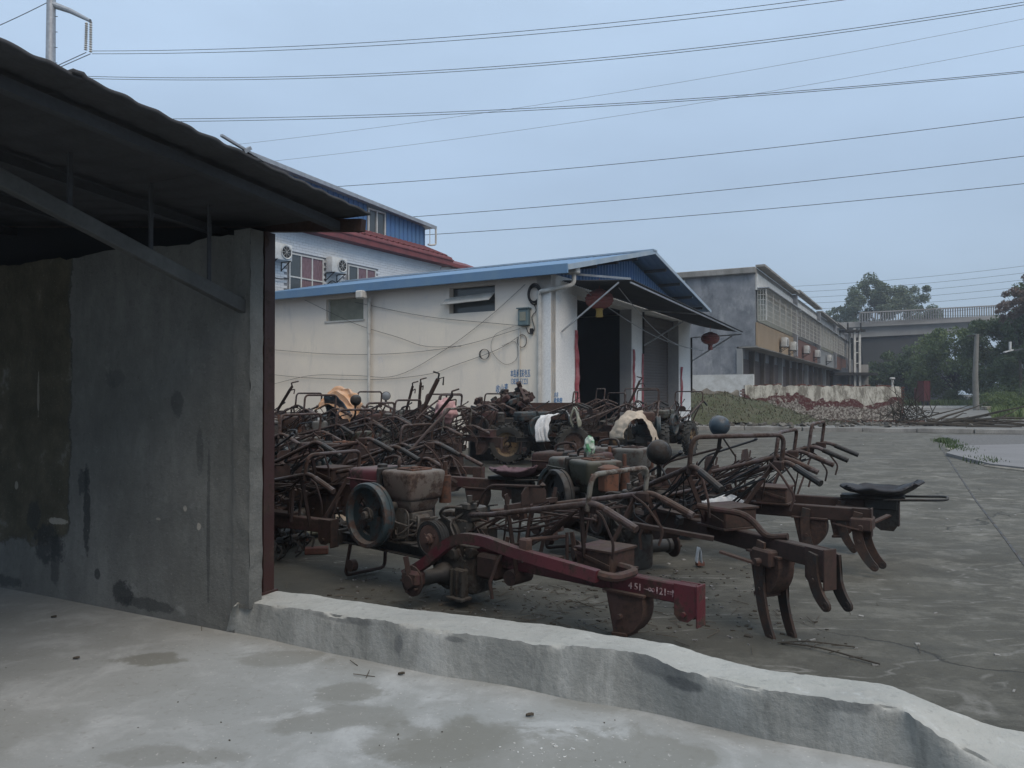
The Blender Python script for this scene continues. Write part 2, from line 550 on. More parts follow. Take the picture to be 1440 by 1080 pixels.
# --- kerb: cement render, white-washed top
t = NT('kerb_render')
x, y, z = t.xyz()
n1 = t.noise(1.6, 7, .62)
n2 = t.noise(5, 8, .65, stretch=(1, 1, .35))
n3 = t.noise(40, 4, .6)
g = t.n('ShaderNodeNewGeometry')
s = t.n('ShaderNodeSeparateXYZ')
t.l(g.outputs['Normal'], s.inputs[0])
n9 = t.noise(3.2, 9, .72, stretch=(1, 1, .22))
face = t.mix(t.mr(n1, .35, .65), (.285, .29, .275), (.205, .21, .20))
face = t.mix(t.mr(n9, .50, .62, 0, .55), face, (.40, .405, .39))
face = t.mix(t.mr(n9, .36, .46, .6, 0), face, (.11, .115, .112))
face = t.mix(t.mr(n2, .54, .66, 0, .4), face, (.38, .39, .38))
face = t.mix(t.mr(n2, .30, .42, .7, 0), face, (.13, .14, .145))
for (u, v, ra, rb, sx) in ((955, 955, .07, .022, .75), (925, 935, .10, .04, .5), (640, 895, .05, .014, .6), (490, 868, .22, .02, .5), (1190, 990, .1, .03, .45), (560, 905, .02, .04, .5)):
    dd = 3.69 if u > 900 else 4.2
    dd = {955: 3.33, 925: 3.38, 640: 3.85, 490: 4.15, 1190: 2.98, 560: 3.95}[u]
    p = P(u, v, dd)
    b = t.blob(x, z, p.x, p.z, ra, rb, n2, .8, .3)
    face = t.mix(t.math('MULTIPLY', b, sx), face, (.075, .08, .085))
n7 = t.noise(9, 8, .7)
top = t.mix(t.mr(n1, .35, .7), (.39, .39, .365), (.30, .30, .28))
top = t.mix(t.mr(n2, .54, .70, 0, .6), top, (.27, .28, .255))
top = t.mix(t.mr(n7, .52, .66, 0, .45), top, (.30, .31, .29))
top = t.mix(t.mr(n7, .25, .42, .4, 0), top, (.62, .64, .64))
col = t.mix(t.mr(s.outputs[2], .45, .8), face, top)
col = t.mix(t.mr(n3, .6, .75, 0, .3), col, (.15, .15, .14))
n8 = t.noise(18, 6, .7)
col = t.mix(t.mr(n8, .56, .70, 0, .4), col, (.16, .165, .16))
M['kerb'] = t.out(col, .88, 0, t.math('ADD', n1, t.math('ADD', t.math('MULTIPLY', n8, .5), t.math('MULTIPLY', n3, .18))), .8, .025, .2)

# --- shed wall (object space: x along the wall from its open end, z up)
t = NT('shed_wall_plaster')
x, y, z = t.xyz()
n1 = t.noise(1.3, 8, .68)
n2 = t.noise(3.6, 9, .7)
n3 = t.noise(26, 6, .65)
n4 = t.noise(7, 8, .72, stretch=(1, 1, .45))
n5 = t.noise(70, 3, .6)
col = t.mix(t.mr(n1, .36, .62), (.104, .105, .098), (.165, .167, .158))
col = t.mix(t.mr(n4, .36, .60, .5, 0), col, (.080, .082, .080))
edge = t.math('ADD', x, t.math('MULTIPLY', t.math('SUBTRACT', n2, .5), .22))
old = t.mr(edge, 1.54, 1.565, 0, 1)
old = t.math('MULTIPLY', old, t.mr(t.math('ADD', z, t.math('ADD', t.math('MULTIPLY', t.math('SUBTRACT', n2, .5), .5), t.math('MULTIPLY', t.math('ABSOLUTE', t.math('SUBTRACT', x, 2.2)), -.12))), .34, .37, 0, 1))
oc = t.mix(t.mr(n2, .38, .62), (.056, .050, .035), (.100, .090, .065))
oc = t.mix(t.mr(n4, .36, .58, .5, 0), oc, (.050, .047, .036))
col = t.mix(old, col, oc)
rim_ = t.mr(t.math('ABSOLUTE', t.math('SUBTRACT', edge, 1.552)), .0, .012, 1, 0)
col = t.mix(t.math('MULTIPLY', rim_, t.mr(z, .4, .5, 0, .7)), col, (.035, .035, .032))
nb_ = t.math('ADD', t.math('MULTIPLY', n2, .5), t.math('MULTIPLY', t.noise(13, 7, .7), .5))
nb_ = t.mr(nb_, .34, .66)
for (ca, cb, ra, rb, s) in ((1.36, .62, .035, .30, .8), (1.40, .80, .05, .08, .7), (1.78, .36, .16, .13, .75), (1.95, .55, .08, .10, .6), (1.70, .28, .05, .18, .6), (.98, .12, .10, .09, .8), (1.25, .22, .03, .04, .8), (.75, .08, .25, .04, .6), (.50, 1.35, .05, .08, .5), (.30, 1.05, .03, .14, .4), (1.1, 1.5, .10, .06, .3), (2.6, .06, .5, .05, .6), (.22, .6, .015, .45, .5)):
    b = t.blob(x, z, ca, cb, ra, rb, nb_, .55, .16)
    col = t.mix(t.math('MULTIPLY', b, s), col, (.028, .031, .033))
for (ca, cb, ra, rb, s) in ((1.66, .53, .10, .022, .8), (.42, .70, .016, .02, .8), (.30, .60, .018, .022, .9), (.66, .62, .02, .008, .6), (1.9, 1.4, .012, .15, .5), (2.15, .75, .02, .03, .6)):
    b = t.blob(x, z, ca, cb, ra, rb, nb_, .55, .12)
    col = t.mix(t.math('MULTIPLY', b, s), col, (.33, .31, .27))
col = t.mix(t.mr(n3, .56, .70, 0, .45), col, (.06, .06, .056))
col = t.mix(t.mr(n2, .60, .68, 0, .45), col, (.235, .24, .23))
col = t.mix(t.mr(n5, .64, .70, 0, .5), col, (.24, .235, .22))
M['swall'] = t.out(col, .9, 0, t.math('ADD', t.math('ADD', n2, t.math('MULTIPLY', n3, .45)), t.math('ADD', t.math('MULTIPLY', old, -.5), t.math('MULTIPLY', n5, .12))), .9, .02, .25)

# --- warehouse render: cream limewash, yellowing low down, drips
t = NT('cream_limewash')
x, y, z = t.xyz()
n1 = t.noise(.8, 7, .62)
n2 = t.noise(2.4, 8, .66, stretch=(1, 1, .25))
n3 = t.noise(14, 5, .6)
n4 = t.noise(1.2, 6, .7)
col = t.mix(t.mr(n1, .35, .65), (.80, .715, .60), (.72, .65, .565))
col = t.mix(t.mr(z, 3.2, 4.2, 0, .45), col, (.66, .60, .60))
col = t.mix(t.mr(n2, .56, .68, 0, .30), col, (.43, .42, .40))
col = t.mix(t.mr(n4, .62, .72, 0, .6), col, (.54, .52, .56))
col = t.mix(t.mr(n3, .62, .78, 0, .30), col, (.36, .34, .30))
M['cream'] = t.out(col, .9, 0, t.math('ADD', n1, t.math('MULTIPLY', n3, .3)), .4, .02, .2)
M['wfront'] = simple('grey_white_front_render', (.80, .80, .78), (.68, .69, .70), .85, 1.0, .3, .02, contrast=(.3, .7), fine=20)
M['wrev'] = simple('grey_reveal_render', (.38, .38, .38), (.30, .30, .31), .9, 1.5)

# --- cement side of the far block
t = NT('bare_cement_wall')
n1 = t.noise(.55, 8, .7, stretch=(1, 1, .8))
n2 = t.noise(.9, 9, .7, stretch=(1, 1, .6))
col = t.mix(t.mr(n1, .36, .64), (.135, .148, .165), (.27, .28, .30))
col = t.mix(t.mr(n2, .53, .64, 0, .65), col, (.36, .37, .38))
col = t.mix(t.mr(n2, .34, .46, .75, 0), col, (.095, .105, .12))
M['cement'] = t.out(col, .92, 0, n2, .4, .03, .2)
M['slab'] = simple('stained_concrete_edge', (.34, .33, .31), (.17, .165, .155), .9, 1.2, stretch=(1, 1, .4))
M['tan'] = simple('tan_tile_panel', (.33, .245, .16), (.27, .20, .13), .6, .6)
M['brownp'] = simple('brown_tile_panel', (.17, .085, .065), (.14, .075, .06), .6, .6)
M['greyp'] = simple('grey_tile_panel', (.26, .27, .27), (.2, .21, .22), .6, .6)
M['pave'] = simple('pavement_concrete', (.20, .195, .18), (.13, .125, .115), .9, .7, .3, .02)
M['slabp'] = simple('smooth_slab_concrete', (.22, .215, .215), (.18, .175, .175), .85, .9, .2)
M['earth'] = simple('trodden_earth', (.085, .08, .062), (.055, .055, .042), .95, .6, .6, .05)
M['gravel'] = simple('grey_gravel', (.20, .195, .19), (.09, .088, .085), .95, 14, .8, .03)
M['bridge'] = simple('hazy_bridge_concrete', (.28, .28, .28), (.20, .20, .20), .9, .2)

# ruined wall: layers of lime, red and bare rubble by height
t = NT('peeling_wall_layers')
x, y, z = t.xyz()
n1 = t.noise(1.1, 7, .65)
n2 = t.noise(3.5, 8, .7)
n0 = t.noise(.28, 5, .6)
zz = t.math('ADD', z, t.math('ADD', t.math('MULTIPLY', t.math('SUBTRACT', n1, .5), .9), t.math('MULTIPLY', t.math('SUBTRACT', n0, .5), 1.5)))
n5 = t.noise(9, 8, .75)
low = t.mix(t.mr(n5, .46, .56), (.085, .065, .055), (.33, .31, .28))
red = t.mix(t.mr(n5, .50, .58), (.085, .030, .030), (.15, .11, .10))
n6 = t.noise(2.5, 8, .75, stretch=(1, 1, .35))
lime = t.mix(t.mr(n6, .44, .56), (.50, .48, .42), (.20, .185, .155))
col = t.mix(t.mr(zz, .78, .82), low, red)
col = t.mix(t.mr(zz, 1.08, 1.12), col, lime)
col = t.mix(t.math('MULTIPLY', t.mr(n2, .56, .60), t.mr(z, 1.3, 1.0)), col, (.36, .34, .30))
M['ruin'] = t.out(col, .95, 0, t.math('ADD', n5, n2), .8, .03, .2)

# ------------------------------------------------------------------ warehouse frame (s along the front, q along the side wall)
WC = Vector((.954, 18.77, 0))
WS, WQ = Vector((.515, .857, 0)).normalized(), Vector((-.857, .515, 0)).normalized()
def WP(s, q, z):
    return WC + WS * s + WQ * q + Vector((0, 0, z))
WROT = math.atan2(WS.y, WS.x)
# a thing in that frame: local x = s, local y = q
def wthing(name, label, cat, group=None):
    return thing(name, label, cat, tuple(WC), (0, 0, WROT), group)

# ------------------------------------------------------------------ ground sheets
def sheet(name, pts, z, m, kind='structure'):
    mb = MB()
    vs = [mb.bm.verts.new((p[0], p[1], z)) for p in pts]
    mb.bm.faces.new(vs)
    return tag(mb.build(name, m, smooth=0), kind=kind)

sheet('ground', [(-900, -300), (900, -300), (900, 1500), (-900, 1500)], -.012, M['earth'])
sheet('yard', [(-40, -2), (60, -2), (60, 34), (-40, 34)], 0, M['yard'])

# shed frame: l along the wall to the left/away, b perpendicular (away from the camera)
S0 = Vector((-1.62, 4.51, 0))
SA, SB = Vector((-.889, .457, 0)).normalized(), Vector((.457, .889, 0)).normalized()
def SP(l, b, z=0.0):
    return S0 + SA * l + SB * b + Vector((0, 0, z))
sf = [SP(9, .05), SP(0, .05), SP(-1.6, .05), SP(-2.6, .03), SP(-3.5, .03), SP(-3.9, .06), SP(-9, .06), SP(-9, -9), SP(9, -9)]
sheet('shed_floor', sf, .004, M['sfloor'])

# raised pavement beyond the yard with its kerb
pv = [(5.5, 30.2), (9, 29.8), (13, 28.6), (18, 26.6), (40, 22), (60, 60), (8, 60), (5.5, 40)]
mb = MB()
a = [mb.bm.verts.new((p[0], p[1], .13)) for p in pv]
b = [mb.bm.verts.new((p[0], p[1], -.05)) for p in pv]
mb.bm.faces.new(a)
for i in range(len(pv)):
    mb.bm.faces.new((a[i], a[(i + 1) % len(pv)], b[(i + 1) % len(pv)], b[i]))
tag(mb.build('pavement', M['pave'], smooth=0), kind='structure')
for i in range(4):
    mb = MB()
    p0, p1 = Vector((*pv[i], .07)), Vector((*pv[i + 1], .07))
    n = max(1, int((p1 - p0).length / 1.6))
    for k in range(n):
        q0, q1 = p0.lerp(p1, k / n), p0.lerp(p1, (k + .985) / n)
        off = Vector((random.uniform(-.02, .02), -.06 + random.uniform(-.02, .01), random.uniform(-.01, .012)))
        mb.bar(q0 + off, q1 + off, .14, .17, bev=.015)
    tag(mb.build('kerbstone_row', M['slab']), kind='structure')

# far road beyond and grass verge
sheet('road', [(14, 60), (140, 60), (140, 76), (14, 76)], .0, M['pave'])
sheet('verge', [(20, 76), (160, 76), (160, 140), (20, 140)], .004, M['earth'])
# raised slab and gravel on the right
sp_ = [G(1330, 641), G(1392, 657), G(1460, 665), G(1700, 690), G(1700, 622), G(1440, 628), G(1352, 630)]
mb = MB()
a = [mb.bm.verts.new((p.x, p.y, .07)) for p in sp_]
b = [mb.bm.verts.new((p.x, p.y, -.02)) for p in sp_]
mb.bm.faces.new(a)
for i in range(len(sp_)):
    mb.bm.faces.new((a[i], a[(i + 1) % len(sp_)], b[(i + 1) % len(sp_)], b[i]))
tag(mb.build('raised_slab', M['slabp'], smooth=0), kind='structure')
mb = MB()
for (pa, pb) in ((G(1388, 656), G(1470, 666)), (G(1335, 632), G(1388, 655))):
    mb.bar(pa + Vector((0, 0, .01)), pb + Vector((0, 0, .01)), .20, .06, bev=.02)
tag(mb.build('slab_edging', M['brick_w']), kind='structure')
sheet('gravel_strip', [G(1340, 628), G(1700, 618), G(1700, 606.5), G(1440, 611), G(1322, 612)], .004, M['gravel'])
# slab joint in the yard
mb = MB()
jp = [G(1318, 622), G(1345, 664), G(1372, 705), G(1408, 752), G(1480, 850)]
for i in range(len(jp) - 1):
    mb.bar(jp[i] + Vector((0, 0, .001)), jp[i + 1] + Vector((0, 0, .001)), .022, .006)
tag(mb.build('yard_joint', M['dark'], smooth=0), kind='structure')

# ------------------------------------------------------------------ low kerb wall in front (stations: front base, front top, back top)
st = [((318, 886), (330, 852, .19), (352, 826, .20)),
      ((352, 893), (350, 845, .19), (386, 829, .205)),
      ((441, 913), (425, 856, .205), (470, 840, .205)),
      ((520, 929), (500, 866, .215), (560, 852, .21)),
      ((602, 947), (590, 880, .22), (650, 864, .215)),
      ((723, 965), (723, 899, .225), (760, 876, .22)),
      ((810, 985), (810, 908, .235), (840, 889, .225)),
      ((900, 999), (897, 917, .245), (921, 901, .225)),
      ((975, 1015), (965, 943, .225), (985, 917, .225)),
      ((1050, 1033), (1040, 961, .22), (1075, 939, .215)),
      ((1110, 1045), (1110, 971, .215), (1162, 951, .215)),
      ((1190, 1060), (1202, 985, .215), (1225, 958, .215)),
      ((1262, 1074), (1263, 993, .21), (1262, 967, .21)),
      ((1298, 1083), (1287, 1010, .19), (1300, 983, .195)),
      ((1345, 1102), (1322, 1034, .15), (1345, 1000, .17)),
      ((1425, 1136), (1382, 1066, .10), (1402, 1018, .13)),
      ((1530, 1186), (1465, 1108, .07), (1475, 1034, .10)),
      ((1720, 1270), (1600, 1168, .05), (1600, 1072, .07))]
rows = []
for (fb, ft, bt) in st:
    A = G(*fb); B = G(ft[0], ft[1], ft[2]); D = G(bt[0], bt[1], bt[2])
    E = Vector((D.x + .03, D.y + .06, -.01))
    A.z = .0
    rows.append((A, B, D, E))
fine = []
cols = [catmull([r[i] for r in rows], 20) for i in range(4)]
mb = MB()
gr = []
for k in range(len(cols[0])):
    A, B, D, E = (c[k] for c in cols)
    A = A - Vector((0, .0, .02))
    row = []
    seq = []
    for i in range(14): seq.append(A.lerp(B, i / 14))
    for i in range(15): seq.append(B.lerp(D, i / 14))
    seq.append(E)
    for j, v in enumerate(seq):
        nn = Vector((mnoise.noise(v * 4.2), mnoise.noise(v * 4.2 + Vector((9, 3, 1))), mnoise.noise(v * 4.8 + Vector((2, 7, 5)))))
        n2_ = mnoise.noise(v * 14)
        q = v.copy()
        if 0 < j < len(seq) - 1:
            n3_ = mnoise.noise(v * 38)
            chip = max(0.0, mnoise.noise(v * 7.5 + Vector((3, 3, 3))) - .12)
            q += nn * .009 + Vector((0, n3_ * .0018, n2_ * .0035 + n3_ * .0018))
            if j == 14: q += Vector((0, .002 + chip * .035, -.001 - chip * .030)) + Vector((0, n2_ * .004, n3_ * .004))
            if j == 13: q += Vector((0, chip * .014, 0))
            if j == 15: q += Vector((0, 0, -chip * .010))
        row.append(mb.bm.verts.new(q))
    gr.append(row)
for i in range(len(gr) - 1):
    for j in range(len(gr[0]) - 1):
        mb.bm.faces.new((gr[i][j], gr[i + 1][j], gr[i + 1][j + 1], gr[i][j + 1]))
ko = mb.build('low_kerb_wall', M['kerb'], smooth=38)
tag(ko, 'low rendered kerb wall with whitewashed top between shed floor and yard', 'kerb wall')
ko['kind'] = 'thing'

# ------------------------------------------------------------------ shed on the left
SROT = math.atan2(SA.y, SA.x)
shed = thing('open_shed', 'dark open-fronted shed with stained plaster wall and overhanging sheet roof', 'shed', tuple(S0), (0, 0, SROT))
# local frame: x = l, y = -b
def sl_(l, b, z): return Vector((l, -b, z))
mb = MB()
def wf(i, j):
    l = 0 + 8 * i
    zt = 2.33 + .03 * mnoise.noise(Vector((l * 3, 0, 0))) + .02 * mnoise.noise(Vector((l * 11, 4, 0)))
    z = zt * j
    return sl_(l, .0 + .006 * mnoise.noise(Vector((l * 2, z * 2, 3))), z)
mb.grid(wf, 120, 30)
o = mb.build('wall', M['swall'], shed, smooth=60)
mb = MB()
mb.box(sl_(4.02, .085, 1.155), (7.96, .13, 2.31))
mb.build('wall_core', M['swall'], shed, smooth=0)
mb = MB()
def pf(i, j): return None
mb.grid(lambda i, j: sl_(-.125 + .13 * i, -.012 - .008 * mnoise.noise(Vector((i * 2, j * 14, 1))), .16 + 2.2 * j), 6, 80)
mb.grid(lambda i, j: sl_(-.125 - .008 * mnoise.noise(Vector((i, j * 30, 7))) - (.012 * max(0, mnoise.noise(Vector((0, j * 11, 2))))), -.012 + .10 * i, .16 + 2.2 * j), 4, 80)
pil = mb.build('pilaster', M['swall'], shed, smooth=60)
# steel end post, an H section
mb = MB()
for dl in (-.045, .035):
    mb.box(sl_(-.005 + dl - .01, .205, 1.29), (.008, .085, 2.18))
mb.box(sl_(-.01, .205, 1.29), (.076, .008, 2.18))
mb.box(sl_(-.01, .165, 1.29), (.08, .006, 2.18))
mb.box(sl_(-.01, .20, .205), (.14, .13, .012))
mb.build('steel_post', M['steelred'], shed, smooth=0)
def rz(l, b):
    return 2.405 + (.28 - b) * .085 + max(0.0, l) * .10
mb = MB()
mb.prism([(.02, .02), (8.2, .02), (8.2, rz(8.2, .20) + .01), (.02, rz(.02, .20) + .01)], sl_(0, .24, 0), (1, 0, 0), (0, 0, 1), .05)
mb.build('dark_gap_board', M['black'], shed, smooth=0)  # near-black board added to keep the gap under the roof dark
# corrugated roof sheets, waves running down the slope
nb = 7
for k in range(nb):
    b0, b1 = .30 - k * .86, .30 - (k + 1) * .86 - .07
    mb = MB()
    e0 = -.75 - (.012 if k % 2 else 0) + random.uniform(-.012, .012)
    def rf(i, j, b0=b0, b1=b1, e0=e0, k=k):
        b = b0 + (b1 - b0) * i
        l = e0 + 9.5 * (j ** 1.6)
        sag = .004 * mnoise.noise(Vector((b * 2.1, l, 5)))
        return sl_(l + .006 * mnoise.noise(Vector((b * 20, 0, 0))), b, rz(l, b) + .0035 * math.sin(b * 2 * PI / .146) + (.014 if i > .95 else 0) + sag + .035)
    mb.grid(rf, 72, 24)
    o = mb.build('roof_sheet', M['asb'], shed, smooth=60)
    solid(o, .016)
mb = MB()
mb.bar(sl_(-.72, .27, rz(0, .27) - .035), sl_(8.5, .27, rz(8.5, .27) - .03), .045, .07)
mb.build('eave_beam', M['steelred'], shed, smooth=0)
for l in (-.55, .35, 1.4, 2.6):
    mb = MB()
    mb.bar(sl_(l, .24, rz(l, .24) - .03), sl_(l, -5.4, rz(l, -5.4) - .03), .05, .05)
    mb.build('purlin', M['roofunder'], shed, smooth=0)
mb = MB()
mb.bar(sl_(-.06, .02, 1.90), sl_(-.06, -2.4, 2.64), .05, .075, bev=.004)
mb.build('diagonal_brace', simple('grey_steel_angle', (.085, .088, .086), (.05, .052, .052), .75, 3), shed, smooth=0)
for b in (-.25, -.62, -1.05):
    zc = 1.90 + (.02 - b) * .306
    mb = MB()
    mb.bar(sl_(-.06, b, zc), sl_(-.06, b, rz(0, b) + .0), .02, .012)
    mb.build('brace_strut', M['roofunder'], shed, smooth=0)
mb = MB()   # loose lath lying on the roof edge
mb.bar(sl_(-.76, -.80, 2.565), sl_(-.745, -.53, 2.525), .014, .010)
mb.bar(sl_(-.75, -.66, 2.53), sl_(-.75, -.62, 2.56), .02, .016)
o = mb.build('loose_lath', M['galv'])
o.matrix_world = Matrix.Translation(S0) @ Euler((0, 0, SROT)).to_matrix().to_4x4()
tag(o, 'loose pale lath lying on the edge of the shed roof', 'lath')

# ------------------------------------------------------------------ warehouse
EZ, RZ = 4.35, 5.54
wh = wthing('warehouse', 'cream limewashed warehouse with blue gable roof and two tall doorways', 'warehouse')
QL = 11.9
mb = MB()
def sidewall(i, j):
    q = QL * i; z = EZ * j
    return Vector((.0 + .02 * mnoise.noise(Vector((q, z, 0))), q, z))
# side wall as butted blocks leaving the two window holes
W1 = (6.05, 7.50, 3.53, 4.18)     # q0 q1 z0 z1 : blinded window on the left
W2 = (1.62, 3.05, 3.52, 4.20)     # louvred window by the corner
mb.box((.12, (W2[0]) / 2, EZ / 2), (.24, W2[0], EZ))
mb.box((.12, (W2[1] + W1[0]) / 2, EZ / 2), (.24, W1[0] - W2[1], EZ))
mb.box((.12, (W1[1] + QL) / 2, EZ / 2), (.24, QL - W1[1], EZ))
for W in (W1, W2):
    mb.box((.12, (W[0] + W[1]) / 2, W[2] / 2), (.24, W[1] - W[0], W[2]))
    mb.box((.12, (W[0] + W[1]) / 2, (W[3] + EZ) / 2), (.24, W[1] - W[0], EZ - W[3]))
wall = mb.build('side_wall', M['cream'], wh, smooth=0)
mb = MB()
mb.box((5.4, QL - .12, EZ / 2), (10.3, .24, EZ))
mb.box((10.68, QL / 2, EZ / 2), (.24, QL - .5, EZ))
mb.box((5.4, 6.2, 4.30), (10.2, 11.2, .04))
mb.build('rear_wall', M['cream'], wh, smooth=0)
# windows in the side wall
mb = MB()
mb.box((.16, (W1[0] + W1[1]) / 2, (W1[2] + W1[3]) / 2), (.02, W1[1] - W1[0], W1[3] - W1[2]))
wn = mb.build('window', M['paleglass'], wh, smooth=0)
mb = MB()
mb.box((.05, (W1[0] + W1[1]) / 2, W1[2] - .02), (.16, W1[1] - W1[0] + .08, .05))
mb.box((.12, W1[0] + .02, (W1[2] + W1[3]) / 2), (.05, .04, W1[3] - W1[2]))
mb.box((.12, W1[1] - .02, (W1[2] + W1[3]) / 2), (.05, .04, W1[3] - W1[2]))
mb.build('window_frame', M['pvc'], wn, smooth=0)
mb = MB()
mb.box((.2, (W2[0] + W2[1]) / 2, (W2[2] + W2[3]) / 2), (.02, W2[1] - W2[0], W2[3] - W2[2]))
wn = mb.build('window', M['glass'], wh, smooth=0)
mb = MB()
mb.bar((-.22, W2[0] + .05, W2[2] + .28), (-.22, W2[1] + .12, W2[2] + .24), .02, .02)
mb.quad((.06, W2[0] + .05, W2[3] - .20), (.06, W2[1] + .1, W2[3] - .25), (-.22, W2[1] + .12, W2[2] + .22), (-.22, W2[0] + .05, W2[2] + .27))
o = mb.build('window_flap', M['pvc'], wn, smooth=0)
solid(o, .02)
# front: pillars, lintel, doors (x = s, y = q; front face at y = 0)
for (s0, s1) in ((.0, 1.45), (5.19, 6.06), (9.5, 10.8)):
    mb = MB()
    mb.box(((s0 + s1) / 2, .20, 1.98), (s1 - s0, .40, 3.96), bev=.01)
    if s0 == 0:
        mb.box((.004, .2, 2), (.01, .39, 3.9))
    mb.build('pillar', M['wfront'], wh, smooth=0)
mb = MB()
mb.box((5.4, .20, 4.155), (10.8, .40, .39))
mb.build('lintel', M['wfront'], wh, smooth=0)
for (s0, s1) in ((5.188, 5.21), (9.498, 9.52)):
    mb = MB()
    mb.box(((s0 + s1) / 2 - .012, .21, 1.98), (.022, .376, 3.95))
    mb.build('door_reveal', M['wrev'], wh, smooth=0)
# open doorway: dark hall behind with floor, and a half-seen inner wall
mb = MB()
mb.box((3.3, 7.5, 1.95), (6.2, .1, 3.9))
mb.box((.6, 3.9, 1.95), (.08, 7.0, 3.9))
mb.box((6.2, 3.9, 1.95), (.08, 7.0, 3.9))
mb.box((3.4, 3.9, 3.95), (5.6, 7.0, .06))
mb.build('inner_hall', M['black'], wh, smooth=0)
# second doorway: roller shutter with real slats
sh = MB()
sh.box((7.78, .43, 1.98), (3.44, .02, 3.96))
sho = sh.build('roller_shutter', M['shutter'], wh, smooth=0)
nsl = 42
me = MB().box((0, 0, 0), (3.42, .022, .078), bev=.012).mesh('slat', M['shutter'])
for k in range(nsl):
    o = link('slat', me, sho)
    o.location = (7.78, .412, .06 + k * .094)
mb = MB()
mb.box((7.78, .34, 3.78), (3.44, .3, .3), bev=.03)
mb.build('shutter_box', M['shutter'], wh)
# peeling red paper strips on the pillars
def strip(s, z0, z1, wd, curl, y=-.012):
    mb = MB()
    def f(i, j):
        z = z0 + (z1 - z0) * j
        e = .8 * mnoise.noise(Vector((s * 3, z * 2.2, 0))) + .6 * mnoise.noise(Vector((s, z * 7, 2)))
        x = s + (i - .5) * wd * (1 + (e if i > .5 else -e * .6))
        return Vector((x, y - .01 - curl * abs(mnoise.noise(Vector((s, z * 2.5, 5)))) * i, z))
    mb.grid(f, 3, 34)
    o = mb.build('paper_strip', M['redpaper'], wh, smooth=60)
    solid(o, .003)
strip(1.36, .35, 3.05, .15, .10)
strip(5.27, .5, 2.75, .13, .06)
strip(6.00, .5, 2.65, .11, .08)
strip(9.68, .8, 2.35, .15, .08)
mb = MB()
mb.box((10.795, -.03, 2.45), (.05, .05, 2.0))
mb.box((6.05, -.03, 3.3), (.05, .05, 1.3))
mb.build('bracket_post', M['dark'], wh, smooth=0)
# gable sheeting: vertical ribs, each rib real
def gz(s, q=0):
    return EZ + (RZ - EZ) * (1 - abs(s - 5.4) / 5.4)
mb = MB()
s = .15
while s < 10.65:
    z1a, z1b = gz(s), gz(s + .18)
    for (a, b, y) in ((s, s + .10, .16), (s + .10, s + .13, None), (s + .13, s + .17, .12), (s + .17, s + .2, None)):
        ya = .16 if y is None and b < s + .15 else (.12 if y is None else y)
        yb = .12 if y is None and b < s + .15 else (.16 if y is None else y)
        za, zb = gz(a) - .03, gz(b) - .03
        if min(za, zb) <= 4.36: continue
        mb.quad((a, ya, 4.34), (b, yb, 4.34), (b, yb, zb), (a, ya, za))
    s += .2
mb.build('gable_sheeting', M['bluesh'], wh, smooth=0)
# roof planes with overhang and ridge
OV = .62
def rplane(sa, sb, name):
    mb = MB()
    def f(i, j):
        s = sa + (sb - sa) * i
        q = -OV + (QL + OV + .2) * j
        z = EZ + .12 + (RZ - EZ) * (1 - abs(s - 5.4) / 5.4)
        return Vector((s, q, z + .018 * abs(math.sin(q * PI / .25)) ** 3))
    mb.grid(f, 2, 200)
    o = mb.build(name, M['bluefas'], wh, smooth=0)
    solid(o, .03, 1)
rplane(-.35, 5.4, 'roof_slope')
rplane(11.15, 5.4, 'roof_slope')
mb = MB()
mb.box((-.37, QL / 2 - .2, EZ + .02), (.06, QL + .9, .24), bev=.01)
mb.build('gutter', M['bluefas'], wh)
mb = MB()   # pale verge trims
for sa in (-.37, 11.17):
    p0 = Vector((sa, -OV - .02, EZ + .05 + (.0)))
    p1 = Vector((5.4, -OV - .02, RZ + .13))
    mb.bar(p0, p1, .03, .13 if sa < 0 else .10)
mb.bar((5.4, -OV - .05, RZ + .17), (5.4, QL, RZ + .17), .3, .05)
mb.build('verge_trim', simple('pale_blue_trim', (.25, .34, .44), (.35, .42, .48), .5, 2), wh, smooth=0)
for s in (6.6, 7.9, 9.2, 10.4, 4.2, 2.8, 1.4):
    mb = MB()
    mb.box((s, -OV / 2 + .1, gz(s) + .02), (.07, OV + .1, .09))
    mb.build('purlin_end', M['roofunder'], wh, smooth=0)
# canopy over the doors: corrugated sheet
mb = MB()
def cf(i, j):
    s = .55 + 10.3 * i
    zw = 4.24 - .27 * i
    zo = 4.12 - .54 * i
    p = 1.87 * j
    w_ = .016 * math.sin(s * 2 * PI / .12)
    return Vector((s, -.02 - p, zw + (zo - zw) * j + w_ - .05 * math.sin(PI * j) * i))
mb.grid(cf, 430, 6)
can = mb.build('canopy', M['roofunder'], wh, smooth=60)
solid(can, .006)
mb = MB()
mb.bar((.53, -.03, 4.42), (.53, -1.86, 4.14), .03, .05)
mb.bar((.57, -1.84, 4.06), (10.84, -1.84, 3.54), .03, .04)
mb.bar((.55, -1.55, 4.08), (.5, -.03, 2.95), .035, .035)
mb.bar((10.82, -.04, 3.45), (10.82, -1.84, 3.5), .04, .04)
mb.bar((10.82, -.04, 2.6), (10.82, -1.5, 3.46), .04, .04)
mb.bar((6.05, -.04, 2.9), (6.05, -1.3, 3.6), .04, .04)
mb.bar((6.05, -.04, 4.02), (6.05, -1.84, 3.78), .04, .04)
mb.build('canopy_frame', M['galv'], can, smooth=0)
